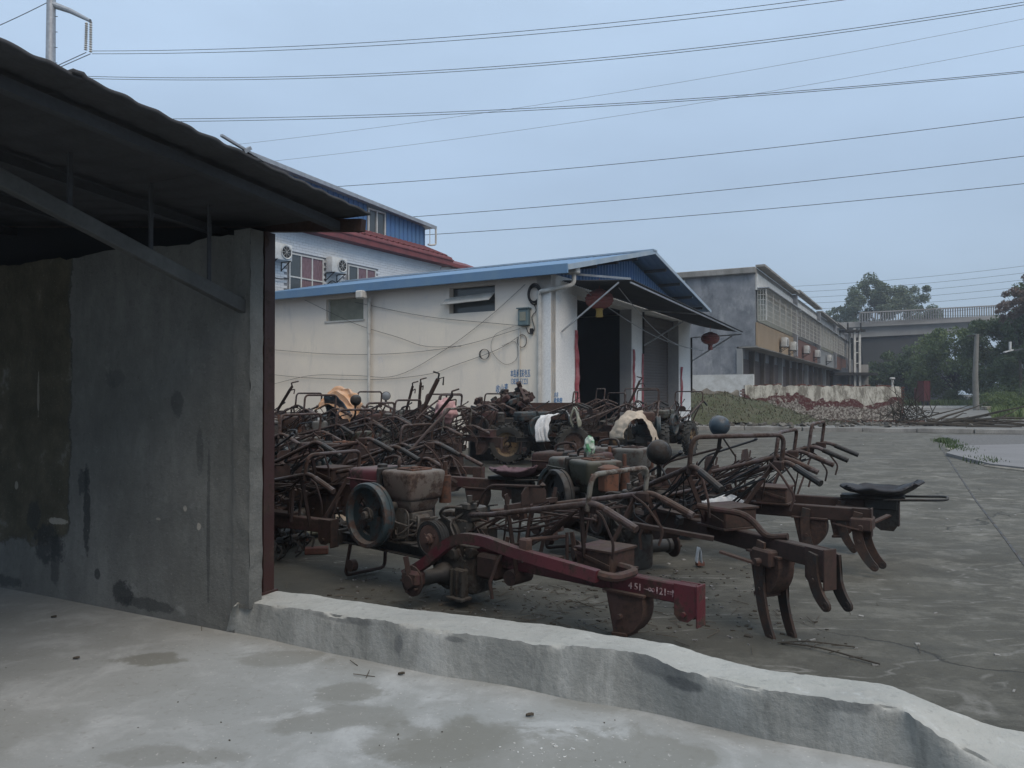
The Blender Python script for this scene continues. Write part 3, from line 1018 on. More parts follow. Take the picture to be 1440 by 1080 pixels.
# downpipes
mb = MB()
mb.box((-.42, 5.75, 4.16), (.26, .24, .22), bev=.03)
mb.cyl((-.10, 5.75, 3.1), (-.10, 5.75, 4.1), .055)
mb.cyl((-.10, 5.75, .1), (-.10, 5.75, 3.15), .042)
mb.build('downpipe', M['pvc'], wh)
mb = MB()
mb.box((.35, -.45, 4.44), (.22, .26, .20), bev=.03)
mb.tube(fillet([(.35, -.45, 4.36), (.35, -.45, 4.08), (-.08, .12, 3.92), (-.08, .28, 3.92), (-.08, .30, .1)], .12, 5), .055, 10)
mb.build('downpipe', M['pvc'], wh)
mb = MB()
mb.cyl((-.04, .88, .1), (-.04, .88, 3.0), .018)
mb.build('conduit', M['pvc'], wh)
# writing on the wall
def text(body, size, m, parent, loc, rotz=0, rotx=PI / 2, shear=0, sx=1.0, ry=0, name='lettering', bold=.0):
    cu = bpy.data.curves.new(name, 'FONT')
    cu.body = body
    cu.size = size
    cu.extrude = .0015
    cu.offset = bold
    cu.shear = shear
    cu.resolution_u = 2
    to = bpy.data.objects.new(name, cu)
    C.objects.link(to)
    dg = bpy.context.evaluated_depsgraph_get()
    me = bpy.data.meshes.new_from_object(to.evaluated_get(dg))
    bpy.data.objects.remove(to)
    me.materials.clear()
    me.materials.append(m)
    o = link(name, me, parent)
    o.location = loc
    o.rotation_euler = (rotx, ry, rotz)
    o.scale = (sx, 1, 1)
    return o
# side wall faces -s: text runs along -q
text('本县承揽彩色瓦', .205, M['bluepr'], wall, (-.004, 1.155, 1.84), -PI / 2, sx=.40, bold=.0015)
text('13838151221', .205, M['bluepr'], wall, (-.004, 1.155, 1.645), -PI / 2, sx=.46, bold=.0015)
text('收小麦', .23, M['bluepr'], wall, (-.004, 1.60, 1.43), -PI / 2, shear=.3, sx=.55, ry=-.12, bold=.0015)
pil1 = [o for o in wh.children if o.name.startswith('pillar')][0]
text('水谷', .14, M['bluepr'], pil1, (.14, -.004, 1.33), 0, shear=.2, sx=.8, bold=.0015)
text('收购粮', .14, M['bluepr'], pil1, (.12, -.004, 1.19), 0, shear=.2, sx=1.1, bold=.0015)

# things fixed to the warehouse
def wloc(o):
    o.location = WC
    o.rotation_euler = (0, 0, WROT)
    return o
mbx = wthing('meter_box', 'grey-green electric meter box high on the cream wall near its corner', 'meter box')
mb = MB(); mb.box((-.07, .72, 3.30), (.14, .30, .42), bev=.02); mb.build('box_body', M['greenbox'], mbx)
mb = MB(); mb.box((-.145, .72, 3.32), (.012, .17, .22), bev=.004); mb.build('window', M['paleglass'], mbx)
mb = MB(); mb.box((-.075, .72, 3.525), (.19, .34, .03)); mb.build('lid', M['greenbox'], mbx)
random.seed(3)
mb = MB()
for k in range(9):
    r_ = .17 + random.uniform(-.03, .03)
    cy, cz = .42 + random.uniform(-.02, .02), 3.86 + random.uniform(-.03, .03)
    mb.tube([(-.05 - k * .008, cy + r_ * math.cos(a * PI / 10), cz + r_ * 1.35 * math.sin(a * PI / 10)) for a in range(21)], .011, 5, False)
mb.tube(catmull([(-.05, .45, 3.62), (-.04, .40, 3.45), (-.03, .52, 3.3), (-.03, .45, 3.0), (-.03, .6, 2.9), (-.04, .68, 3.05)], 6), .010, 5)
tag(wloc(mb.build('cable_coil', M['wire'])), 'thick coil of black cable hung by the corner downpipe under the eave', 'cable coil')
mb = MB()
for k in range(3):
    mb.tube([(-.03 - k * .006, .80 + .13 * math.cos(a * PI / 10), 2.72 + .16 * math.sin(a * PI / 10)) for a in range(21)], .007, 5, False)
for k in range(3):
    mb.tube([(-.03 - k * .006, 1.92 + .13 * math.cos(a * PI / 10) * (1 + .1 * k), 2.42 + .13 * math.sin(a * PI / 10)) for a in range(21)], .006, 5, False)
mb.tube(catmull([(-.03, 1.05, 3.1), (-.03, 1.6, 2.9), (-.03, 1.7, 2.5), (-.03, 1.3, 2.15), (-.03, .95, 2.3), (-.03, 1.0, 2.7), (-.03, 1.4, 2.62)], 8), .004, 5)
tag(wloc(mb.build('cable_loops', M['wire'])), 'thin loops of loose wire hanging under the meter box on the cream wall', 'cable loops')
mb = MB(); mb.box((-.05, .52, 2.95), (.07, .08, .14), bev=.01)
tag(wloc(mb.build('switch', M['wire'])), 'small black switch dangling beside the meter box', 'switch')
cabs = [([(386, 527), (430, 531), (520, 534), (600, 527), (640, 514), (700, 492), (736, 470)], 'lowest slack cable sagging along the cream wall'),
        ([(386, 492), (470, 498), (560, 497), (650, 486), (733, 462)], 'slack cable crossing the middle of the cream wall'),
        ([(386, 540), (440, 528), (500, 528), (560, 528), (630, 490), (690, 445), (740, 400)], 'cable rising from the wall foot to the coil by the eave'),
        ([(430, 422), (500, 455), (560, 474), (600, 487), (650, 487)], 'faint cable slanting from the blinded window'),
        ([(500, 425), (600, 445), (700, 455), (733, 458)], 'thin cable running level to the meter box')]
def on_side(u, v):
    k = (u - U0) / F
    q = (WC.x - k * WC.y) / (k * WQ.y - WQ.x)
    d = WC.y + WQ.y * q
    return Vector(((u - U0) / F * d, d, H - (v - V0) / F * d)) - WS * .05
for pts, lb in cabs:
    mb = MB()
    mb.tube(catmull([on_side(*p) for p in pts], 6), .0055, 5)
    tag(mb.build('wall_cable', M['wire']), lb, 'cable', 'cables strung along the warehouse wall')
for k, (p0, p1) in enumerate((((.7, -.6, 3.95), (10.7, -.5, 2.95)), ((.9, -1.4, 4.0), (9.5, -.3, 3.0)))):
    mb = MB()
    mb.tube([Vector(p0).lerp(Vector(p1), t_ / 12) - Vector((0, 0, .3 * math.sin(PI * t_ / 12))) for t_ in range(13)], .012, 5)
    tag(wloc(mb.build('wall_cable', M['galv'])), ('upper', 'lower')[k] + ' pale cable slung under the door canopy', 'cable', 'cables under the canopy')
def lantern(loc, r, label):
    L = thing('paper_lantern', label, 'lantern', loc, group='red lanterns under the canopy')
    mb = MB()
    prof = [(.06 * r, r * .62)] + [(r * math.cos(a) ** .8 * (1 + .03 * (1 if k % 2 else -1)), r * .66 * math.sin(a)) for k, a in enumerate([PI / 2 - .2 - x * (PI - .4) / 16 for x in range(17)])] + [(.06 * r, -r * .62)]
    mb.lathe(prof, (0, 0, 0), (0, 0, 1), 24)
    mb.build('lantern_body', M['lantern'], L)
    mb = MB()
    mb.cyl((0, 0, -r * .62), (0, 0, -r * .75), r * .28)
    mb.cyl((0, 0, -r * .75), (0, 0, -r * 1.25), (r * .22, r * .27), 14)
    mb.build('tassel', M['gold'] if r > .33 else M['lantern'], L)
    mb = MB()
    mb.cyl((0, 0, r * .6), (0, 0, r * .72), r * .28)
    mb.tube([(0, 0, r * .7), (0, 0, r * 1.5)], .008, 5)
    mb.build('hanger', M['lantern'], L)
p = WP(1.9, -1.0, 0)
d_ = p.y
lantern(P(843, 421, 19.6), .36, 'larger faded lantern with gold tassel over the open doorway')
lantern(P(999, 476, 26.4), .31, 'smaller red lantern with red tassel at the far end of the canopy')

# ------------------------------------------------------------------ white tiled building behind
tb = wthing('tiled_building', 'white tiled building with dull red eaves and blue metal upper storey', 'building')
Q0 = 12.4
mb = MB()
mb.box((2.2, Q0 + 2.5, 3.68), (20.4, 4.96, 7.36))
wb = mb.build('wall', M['grout'], tb, smooth=0)
wins = [(3.1, 4.76, 4.75, 6.5), (6.16, 7.75, 4.85, 6.5), (9.6, 11.2, 4.85, 6.4)]
mb = MB()
zt = 5.0
row = 0
while zt < 7.3:
    s = 1.2 + (.15 if row % 2 else 0)
    while s < 12.25:
        a0, a1 = s, min(s + .292, 12.38)
        z0, z1 = zt, zt + .092
        if not any(a1 > w_[0] - .02 and a0 < w_[1] + .02 and z1 > w_[2] and z0 < w_[3] + .02 for w_ in wins):
            y = Q0 - .012 - random.uniform(0, .004)
            vs = [mb.bm.verts.new(c) for c in ((a0, y, z0), (a1, y, z0), (a1, y, z1), (a0, y, z1), (a0, Q0 + .012, z0), (a1, Q0 + .012, z0), (a1, Q0 + .012, z1), (a0, Q0 + .012, z1))]
            for f in ((0, 1, 2, 3), (0, 4, 5, 1), (3, 2, 6, 7), (0, 3, 7, 4), (1, 5, 6, 2)):
                mb.bm.faces.new([vs[i] for i in f])
        s += .30
    zt += .10
    row += 1
tl = mb.build('wall_tiles', M['tiles'], tb, smooth=0)
tl['kind'] = 'stuff'
for n_, (s0, s1, z0, z1) in enumerate(wins):
    mb = MB()
    mb.box(((s0 + s1) / 2, Q0 - .012, (z0 + z1) / 2), (s1 - s0, .02, z1 - z0))
    wn = mb.build('window', M['glass'], tb, smooth=0)
    mb = MB()
    cxs = [s0, s0 + (s1 - s0) / 3, s0 + 2 * (s1 - s0) / 3, s1]
    for c_ in cxs: mb.box((c_, Q0 - .035, (z0 + z1) / 2), (.05, .035, z1 - z0 + .05))
    for zc in (z0, z0 + (z1 - z0) * .52, z1): mb.box(((s0 + s1) / 2, Q0 - .037, zc), (s1 - s0, .032, .05))
    mb.build('window_frame', M['white'], wn, smooth=0)
    mb = MB()
    for c_ in (1, 2):
        x0, x1 = cxs[c_] + .03, cxs[c_ + 1] - .03
        mb.grid(lambda i, j: (x0 + (x1 - x0) * i, Q0 - .026 + .003 * math.sin(i * 22), z0 + .2 + (z1 - z0 - .2) * j), 14, 1)
    mb.build('curtain', M['curtain'], wn)
# eaves fascia and pitched strip of tile
mb = MB()
mb.prism([(-.42, 7.36), (-.42, 7.62), (-.34, 7.78), (1.0, 8.35), (1.0, 7.36)], (-8, Q0, 0), (0, 1, 0), (0, 0, 1), 20.75)
rf_ = mb.build('tiled_eave', M['tilered'], tb, smooth=0)
mb = MB()
mb.box((2.37, Q0 - .43, 7.40), (20.8, .05, .07))
mb.box((2.37, Q0 - .43, 7.63), (20.8, .05, .05))
mb.build('eave_moulding', M['tilered'], tb, smooth=0)
rt = MB().lathe([(.05, 0), (.05, 1.5)], (0, 0, 0), (0, 1.34, .57), 8).mesh('ridge_tile', M['tilered'])
for k in range(30):
    o = link('ridge_tile', rt, rf_)
    o.location = (2.2 + k * .35, Q0 - .34, 7.80)
# blue metal upper storey
mb = MB()
s = 4.0
while s < 12.4:
    e = min(s + .3, 12.45)
    for (a, b, ya, yb) in ((s, s + .18, 0, 0), (s + .18, s + .21, 0, .05), (s + .21, s + .27, .05, .05), (s + .27, e, .05, 0)):
        zt_ = 9.75 - .055 * (a - 4)
        if 8.42 < (a + b) / 2 < 9.6:
            mb.quad((a, Q0 + 1 + ya, 7.9), (b, Q0 + 1 + yb, 7.9), (b, Q0 + 1 + yb, 8.35), (a, Q0 + 1 + ya, 8.35))
        else:
            mb.quad((a, Q0 + 1 + ya, 7.9), (b, Q0 + 1 + yb, 7.9), (b, Q0 + 1 + yb, zt_), (a, Q0 + 1 + ya, zt_))
    s += .3
mb.quad((12.45, Q0 + 1, 7.9), (12.45, Q0 + 5, 7.9), (12.45, Q0 + 5, 9.25), (12.45, Q0 + 1, 9.25))
mb.build('blue_cladding', M['bluesh'], tb, smooth=0)
mb = MB()
mb.box((9.01, Q0 + 1.03, 8.85), (1.1, .03, 1.0))
wn = mb.build('window', M['glass'], tb, smooth=0)
mb = MB()
for c_ in (8.47, 9.0, 9.55): mb.box((c_, Q0 + .99, 8.85), (.07, .06, 1.02))
for z_ in (8.35, 9.36): mb.box((9.01, Q0 + .985, z_), (1.15, .06, .07))
mb.build('window_frame', M['white'], wn, smooth=0)
mb = MB()
mb.bar((2.0, Q0 + 3.2, 9.92), (12.9, Q0 + 3.2, 9.32), 5.0, .06)
mb.bar((2.0, Q0 + .66, 9.90), (12.9, Q0 + .66, 9.30), .05, .16)
mb.build('metal_roof', M['galv'], tb, smooth=0)
mb = MB()
mb.tube(fillet([(12.85, Q0 + .66, 9.25), (12.85, Q0 + .66, 8.5), (12.5, Q0 + .7, 8.42), (12.3, Q0 + .7, 8.42)], .1, 4), .045, 8)
mb.tube([(12.5, Q0 + .75, 9.2), (12.5, Q0 + .75, 8.45)], .02, 6)
mb.build('downpipe', M['pvc'], tb)
mb = MB()
mb.box((17.3, 18.5, 4.3), (8.2, 4, 8.6))
w2 = mb.build('rear_wing', M['tiles'], tb, smooth=0)
mb = MB()
mb.prism([(-.35, 8.55), (-.35, 8.75), (0.9, 9.25), (0.9, 8.55)], (12.9, 16.5, 0), (0, 1, 0), (0, 0, 1), 8.8)
mb.build('roof', M['tilered'], w2, smooth=0)
# AC units on the facade
def ac_unit(name, m_, loc, rot, label, group, wd=.82, parent=None):
    A = thing(name, label, 'air conditioner', loc, rot, group)
    mb = MB(); mb.box((0, -.3, .3), (wd, .32, .58), bev=.02, seg=2); mb.build('casing', M['white'], A)
    mb = MB(); mb.lathe([(0, 0), (.22, 0), (.24, .02), (.20, .03), (.02, .015), (0, .015)], (.12, -.462, .3), (0, -1, 0), 20); mb.build('fan_grille', M['dark'], A)
    mb = MB(); mb.lathe([(.205, .03), (.24, .045), (.245, .03)], (.12, -.462, .3), (0, -1, 0), 20)
    for a in range(4):
        an = a * PI / 4
        mb.bar((.12 - .22 * math.cos(an), -.495, .3 - .22 * math.sin(an)), (.12 + .22 * math.cos(an), -.495, .3 + .22 * math.sin(an)), .008, .008, up=(0, 1, 0))
    mb.build('fan_guard', M['white'], A)
    mb = MB()
    for dx in (-.3, .3):
        mb.bar((dx, 0, 0), (dx, -.5, 0), .03, .03); mb.bar((dx, 0, -.3), (dx, -.46, 0), .025, .025)
        mb.bar((dx, -.02, 0), (dx, -.02, -.32), .03, .03)
    mb.build('bracket', M['dark'], A)
    return A
for (s, z, lb) in ((2.42, 6.1, 'air conditioner half hidden by the shed post on the tiled wall'), (5.22, 6.02, 'air conditioner between the two curtained windows of the tiled wall')):
    ac_unit('air_conditioner', None, WP(s, Q0, z), (0, 0, WROT), lb, 'air conditioners on the tiled wall')
mb = MB()
for k in range(3):
    mb.tube(catmull([(4.8 + .2 * k, Q0 - .06, 5.45 + .06 * k), (5.2, Q0 - .1, 5.75 - .1 * k), (5.6 + .1 * k, Q0 - .08, 5.55), (5.9, Q0 - .05, 5.35)], 6), .02, 5)
mb.tube(catmull([(1.8, Q0 - .06, 5.7), (2.4, Q0 - .1, 5.5), (3.0, Q0 - .08, 5.55)], 6), .02, 5)
tag(wloc(mb.build('hose_bundle', M['wire'])), 'tangled black hoses on the tiled wall above the blue gutter', 'hose')

# ------------------------------------------------------------------ far block of shops
K0 = Vector((13.3, 42, 0))
KU, KN = Vector((.473, .881, 0)).normalized(), Vector((.881, -.473, 0)).normalized()
KR = math.atan2(KU.y, KU.x)
# local: x along the front, y = away from the street (-KN)
sb = thing('shop_row', 'two storey grey row of shops with roller shutters and caged balconies', 'building', tuple(K0), (0, 0, KR))
UL = 13.4
mb = MB()
mb.box((UL * 2.05, 5.5, 6.0), (UL * 4.1, 10.98, 4.0))
mb.box((UL * 2.05, 6.0, 2.0), (UL * 4.1 - .02, 9.96, 4.0))
mb.build('wall', M['cement'], sb, smooth=0)
mb = MB()
mb.box((UL * 2.04, 5.6, 8.16), (UL * 4.12, 11.3, .34), bev=.03)
mb.box((UL * .9, 5.6, 8.32), (UL * 1.2, .2, .1))
mb.build('roof_slab', M['slab'], sb, smooth=0)
mb = MB(); mb.box((2.6, 9, 9.0), (3, 4, 1.4)); mb.box((2.6, 9, 9.75), (3.5, 4.5, .16))
mb.build('stair_head', M['slab'], sb, smooth=0)
cols_p = [M['tan'], M['brownp'], M['greyp'], M['brownp']]
slat_me = {}
for u in range(4):
    x0 = u * UL
    stp = -.0 + .10 * (u % 2)
    mb = MB(); mb.box((x0 + UL / 2, -.06, 4.66), (UL - .1, .1, 1.32)); mb.build('balcony_panel', cols_p[u], sb, smooth=0)
    mb = MB(); mb.box((x0 + UL / 2, -.05, 7.55), (UL - .05, .09, .9)); mb.build('parapet_band', M['white'] if u in (0, 1) else M['greyp'], sb, smooth=0)
    mb = MB(); mb.box((x0 + UL / 2, -.25, 8.42 + stp * 2), (UL - .2, .5, .12)); mb.build('cornice', M['slab'], sb, smooth=0)
    mb = MB(); mb.box((x0 + UL / 2 + .1, -.03, 6.25), (UL - .6, .04, 1.7)); wn = mb.build('window', M['glass'] if u % 2 else M['paleglass'], sb, smooth=0)
    # cage
    mb = MB()
    ca, cb = x0 + .15, x0 + UL - .6
    for zc in [5.42 + .283 * k for k in range(7)]:
        mb.bar((ca, -.55, zc), (cb, -.55, zc), .025, .02); mb.bar((ca, -.55, zc), (ca, -.1, zc), .025, .02)
    nb_ = 34
    for k in range(nb_ + 1):
        xx = ca + (cb - ca) * k / nb_
        th = .05 if k % 6 == 0 else .018
        mb.bar((xx, -.55, 5.42), (xx, -.55, 7.12), th, th)
    for k in range(4): mb.bar((ca, -.1 - .15 * k, 5.42), (ca, -.1 - .15 * k, 7.12), .02, .02)
    mb.build('window_cage', M['pvc'], sb, smooth=0)
    mb = MB(); mb.box(((ca + cb) / 2, -.36, 7.2), (cb - ca + .2, .7, .05)); mb.build('cage_roof', M['galv'], sb, smooth=0)
    mb = MB(); mb.box((x0 + UL - .22, -.18, 6.15), (.42, .36, 4.3)); mb.build('party_fin', M['cement'], sb, smooth=0)
    for k in range(4):
        a0 = x0 + .15 + k * 3.33
        mb = MB(); mb.box((a0 + 1.55, .97, 1.75), (2.9, .04, 3.3)); so_ = mb.build('roller_shutter', M['brown'], sb, smooth=0)
        if u == 0:
            me = slat_me.get('s')
            if me is None:
                me = slat_me['s'] = MB().box((0, 0, 0), (2.86, .03, .12), bev=.014).mesh('slat', M['brown'])
            for j in range(22):
                o = link('slat', me, so_); o.location = (a0 + 1.55, .95, .2 + j * .145)
        mb = MB(); mb.box((a0 - .12 + .05, .85, 1.95), (.3, .3, 3.9)); mb.build('shop_pillar', M['brown2'] if k else M['greyp'], sb, smooth=0)
        mb = MB(); mb.box((a0 + .1, .78, 3.2), (.28, .08, .5)); mb.build('shop_sign', M['white'], sb, smooth=0)
mb = MB(); mb.box((UL * 2, .4, 4.0), (UL * 4, 1.0, .1)); mb.build('soffit', M['slab'], sb, smooth=0)
random.seed(5)
for k, (x, z) in enumerate(((7.4, 4.35), (11.0, 4.3), (17.5, 4.4), (24, 4.4), (33, 4.4))):
    lbs = ['nearest', 'second', 'third', 'fourth', 'farthest']
    A = ac_unit('air_conditioner', None, K0 + KU * x + KN * .1 + Vector((0, 0, z)), (0, 0, KR), lbs[k] + ' air conditioner on the balcony panels of the shop row', 'air conditioners on the shop row', .7)
mb = MB()
mb.tube([K0 - KN * 3.9 + KU * -.06 + Vector((0, 0, z)) for z in (1.2, 4, 7.9)], .04, 6)
tag(mb.build('drain_pipe', M['pvc']), 'thin pale drainpipe on the bare cement end wall', 'drainpipe')

# ruined wall, low wall, mound, rubble
def ruin(p0, p1, h0, h1, th, name, label, m, seed, jag=.07):
    x = (p1 - p0); L = x.length
    o_ = thing(name, label, 'wall', tuple(p0), (0, 0, math.atan2(x.y, x.x)))
    mb = MB()
    n = int(L / .12)
    tops = []
    for k in range(n + 1):
        s = k / n
        tops.append(h0 + (h1 - h0) * s + jag * mnoise.noise(Vector((k * .35, seed, 0))) * 2 + .03 * mnoise.noise(Vector((k * 1.7, seed, 0))))
    nz_ = 12
    def side(y, sgn):
        for k in range(n):
            for j in range(nz_):
                q = []
                for (a, b) in ((k, j), (k + 1, j), (k + 1, j + 1), (k, j + 1)):
                    zz = tops[a] * b / nz_
                    q.append((L * a / n, y + .010 * mnoise.noise(Vector((a * .4, b * .6, seed))), zz))
                mb.quad(*q)
    side(0, 1); side(th, 1)
    for k in range(n):
        a, b = tops[k], tops[k + 1]
        mb.quad((L * k / n, 0.01, a), (L * (k + 1) / n, .01, b), (L * (k + 1) / n, th, b), (L * k / n, th, a))
    for k in (0, n):
        mb.quad((L * k / n, 0, 0), (L * k / n, th, 0), (L * k / n, th, tops[k]), (L * k / n, 0, tops[k]))
    bmesh.ops.remove_doubles(mb.bm, verts=list(mb.bm.verts), dist=.001)
    mb.build('wall_body', m, o_, smooth=50)
    return o_, L, tops
ra, rb_ = Vector((10.9, 36, .13)), Vector((18.1, 35.8, .13))
rw, L, tops = ruin(ra, rb_, 1.68, 1.60, .24, 'ruined_wall', 'crumbling wall of peeling white and dark red render with toothed brick end', M['ruin'], 3)
bk = MB().box((0, 0, 0), (.24, .115, .06), bev=.006).mesh('brick', M['brick'])
for k in range(22):
    o = link('brick', bk, rw)
    o.location = (L + (.07 if k % 2 else -.02) + random.uniform(-.02, .02), .12 + random.uniform(-.02, .02), .05 + k * .072)
for k in range(26):
    o = link('brick', bk, rw)
    xx = random.uniform(.5, L - .5)
    o.location = (xx, random.uniform(.05, .2), tops[int(xx / L * (len(tops) - 1))] + random.uniform(.0, .05))
    o.rotation_euler = (0, 0, random.uniform(-.6, .6))
for k in range(16):
    o = link('brick', bk, rw)
    o.location = (-.05 + (.07 if k % 2 else -.02), .10, .4 + k * .072)
lw, L2, _ = ruin(Vector((7.6, 36.5, .13)), Vector((10.7, 36.2, .13)), 1.55, 1.35, .24, 'low_broken_wall', 'low pale broken wall at the foot of the cement end wall', M['brick_w'], 8, .1)
mb = MB(); mb.box((K0.x - 4.6, K0.y + 1.4, 1.0), (9.6, .3, 2.9), (0, 0, KR - PI / 2)); 
tag(mb.build('whitewashed_plinth', M['white'], smooth=0), 'pale whitewashed band of wall along the foot of the cement end wall', 'wall')
# mound with weeds
random.seed(11)
mb = MB()
def mf(i, j):
    x = 6.2 + 8.2 * i; y = 31.6 + 4.4 * j
    e = (math.sin(PI * min(1, i * 1.0 + .12)) ** .7) * math.sin(PI * min(1, j * .75 + .02)) ** 1.0
    hgt = 1.55 * e * (1 - .5 * i)
    v = Vector((x, y, 0))
    return (x, y, .12 + max(0, hgt + .14 * mnoise.noise(v * 1.3) + .08 * mnoise.noise(v * 4)))
mb.grid(mf, 60, 34)
tag(mb.build('earth_mound', simple('weedy_earth', (.095, .09, .06), (.060, .07, .036), .95, 2.5, .9, .05), smooth=60), kind='structure')

def scatter_blades(name, n, posf, hgt, m, kindlabel='stuff', wd=.012):
    vs, fs = [], []
    for k in range(n):
        x, y, z = posf()
        h_ = hgt * random.uniform(.5, 1.3)
        a = random.uniform(0, 2 * PI)
        lean = random.uniform(.1, .7) * h_
        dx, dy = math.cos(a), math.sin(a)
        ww = wd * random.uniform(.7, 1.5)
        b0 = len(vs)
        vs += [(x - dy * ww, y + dx * ww, z), (x + dy * ww, y - dx * ww, z), (x + dx * lean * .5 + dy * ww * .7, y + dy * lean * .5 - dx * ww * .7, z + h_ * .6), (x + dx * lean * .5 - dy * ww * .7, y + dy * lean * .5 + dx * ww * .7, z + h_ * .6), (x + dx * lean, y + dy * lean, z + h_)]
        fs += [(b0, b0 + 1, b0 + 2, b0 + 3), (b0 + 3, b0 + 2, b0 + 4)]
    me = bpy.data.meshes.new(name)
    me.from_pydata(vs, [], fs)
    me.materials.append(m)
    o = link(name, me)
    o['kind'] = kindlabel
    return o
def mound_pos():
    i, j = random.random(), random.random()
    p = mf(i, j)
    return p[0], p[1], p[2] - .02
g_ = scatter_blades('mound_weeds', 5000, mound_pos, .10, M['grassdry'], wd=.016)
def slab_w():
    t_ = random.random()
    p = G(1325, 622).lerp(G(1392, 654), t_) if random.random() < .8 else G(1388, 656).lerp(G(1392, 654), random.random())
    c = random.choice((.05, .08, .55, .95, .4))
    p = G(1325, 620).lerp(G(1392, 654), min(1, max(0, c + random.gauss(0, .06))))
    return p.x + random.gauss(0, .14), p.y + random.gauss(0, .14), 0
scatter_blades('slab_weeds', 1100, slab_w, .11, M['leafd'], wd=.010)
def verge_pos():
    return random.uniform(40, 58), random.uniform(76.2, 82), 0
scatter_blades('verge_grass', 5000, verge_pos, .7, M['leafl'], wd=.08)
def vergeR():
    y = random.uniform(38, 66)
    return .625 * y + random.uniform(0, 9) ** 1.0, y, .0
scatter_blades('roadside_grass', 9000, vergeR, .6, M['leafl'], wd=.05)

# rubble strip along the pavement (stuff)
def rubble(name, n, posf, smin, smax, m):
    mb = MB()
    for k in range(n):
        x, y, z = posf()
        s = random.uniform(smin, smax)
        mb.box((x, y, z + s * .25), (s * random.uniform(.6, 1.4), s * random.uniform(.5, 1.0), s * random.uniform(.3, .6)), (random.uniform(-.5, .5), random.uniform(-.5, .5), random.uniform(0, 3)))
    o = mb.build(name, m, smooth=0)
    o['kind'] = 'stuff'
    return o
rubble('rubble', 300, lambda: (random.uniform(7, 18), random.gauss(31.6, 1.0), .13), .04, .22, M['rubb'])
rubble('brick_rubble', 160, lambda: (random.uniform(8, 18), random.gauss(34.2, .7), .13), .06, .2, M['brick'])

# stacks of branches
def branches(name, label, c, spread, n, length, dirv, seed, r=.03, up=.25):
    random.seed(seed)
    mb = MB()
    for k in range(n):
        p = Vector(c) + Vector((random.gauss(0, spread[0]), random.gauss(0, spread[1]), abs(random.gauss(.04, spread[2]))))
        d = (Vector(dirv) + Vector((random.gauss(0, .35), random.gauss(0, .35), random.gauss(0, up)))).normalized()
        L_ = length * random.uniform(.4, 1.1)
        pts = [p]
        for s in range(5):
            d = (d + Vector((random.gauss(0, .12), random.gauss(0, .12), random.gauss(0, .08)))).normalized()
            q = pts[-1] + d * L_ / 5
            q.z = max(.15, q.z)
            pts.append(q)
        r0 = r * random.uniform(.5, 1.4)
        mb.tube(pts, [r0 * (1 - .15 * i) for i in range(6)], 5)
    o = mb.build(name, M['barkd'])
    tag(o, label, 'branches')
    return o
branches('branch_pile', 'dark tangled heap of twigs at the end of the ruined wall', (16.3, 31.5, .3), (.55, .25, .28), 130, 1.3, (-.3, 0, .2), 2, .018, .5)
branches('branch_pile', 'long cut branches lying flat beside the heap of twigs', (17.2, 30.6, .2), (.8, .3, .06), 34, 3.4, (1, -.1, .0), 4, .05, .03)
branches('branch_pile', 'few thin sticks leaning before the middle of the ruined wall', (13.3, 31.6, .2), (.8, .2, .08), 26, 1.2, (1, 0, .1), 6, .02, .3)

# ------------------------------------------------------------------ trees
def leaves(n, clumps, size, rnd):
    idx = rnd.integers(0, len(clumps), n)
    cl = np.array([[c[0], c[1], c[2]] for c in clumps])[idx]
    cr_ = np.array([c[3] for c in clumps])[idx]
    d = rnd.normal(size=(n, 3)); d /= np.linalg.norm(d, axis=1)[:, None]
    rr = cr_ * (rnd.random(n) ** .45)
    c = cl + d * rr[:, None] * np.array([1, 1, .8])
    a = rnd.normal(size=(n, 3)); a /= np.linalg.norm(a, axis=1)[:, None]
    b = np.cross(a, rnd.normal(size=(n, 3))); b /= np.linalg.norm(b, axis=1)[:, None]
    s = size * rnd.uniform(.6, 1.4, n)[:, None]
    v = np.stack([c - a * s, c + b * s * .45, c + a * s, c - b * s * .45], 1).reshape(-1, 3)
    return v
def leafmesh(name, v, m):
    n = len(v) // 4
    me = bpy.data.meshes.new(name)
    me.vertices.add(len(v)); me.vertices.foreach_set('co', v.astype(np.float32).ravel())
    me.loops.add(n * 4); me.loops.foreach_set('vertex_index', np.arange(n * 4, dtype=np.int32))
    me.polygons.add(n); me.polygons.foreach_set('loop_start', np.arange(0, n * 4, 4, dtype=np.int32))
    me.update(); me.validate()
    me.materials.append(m)
    return me
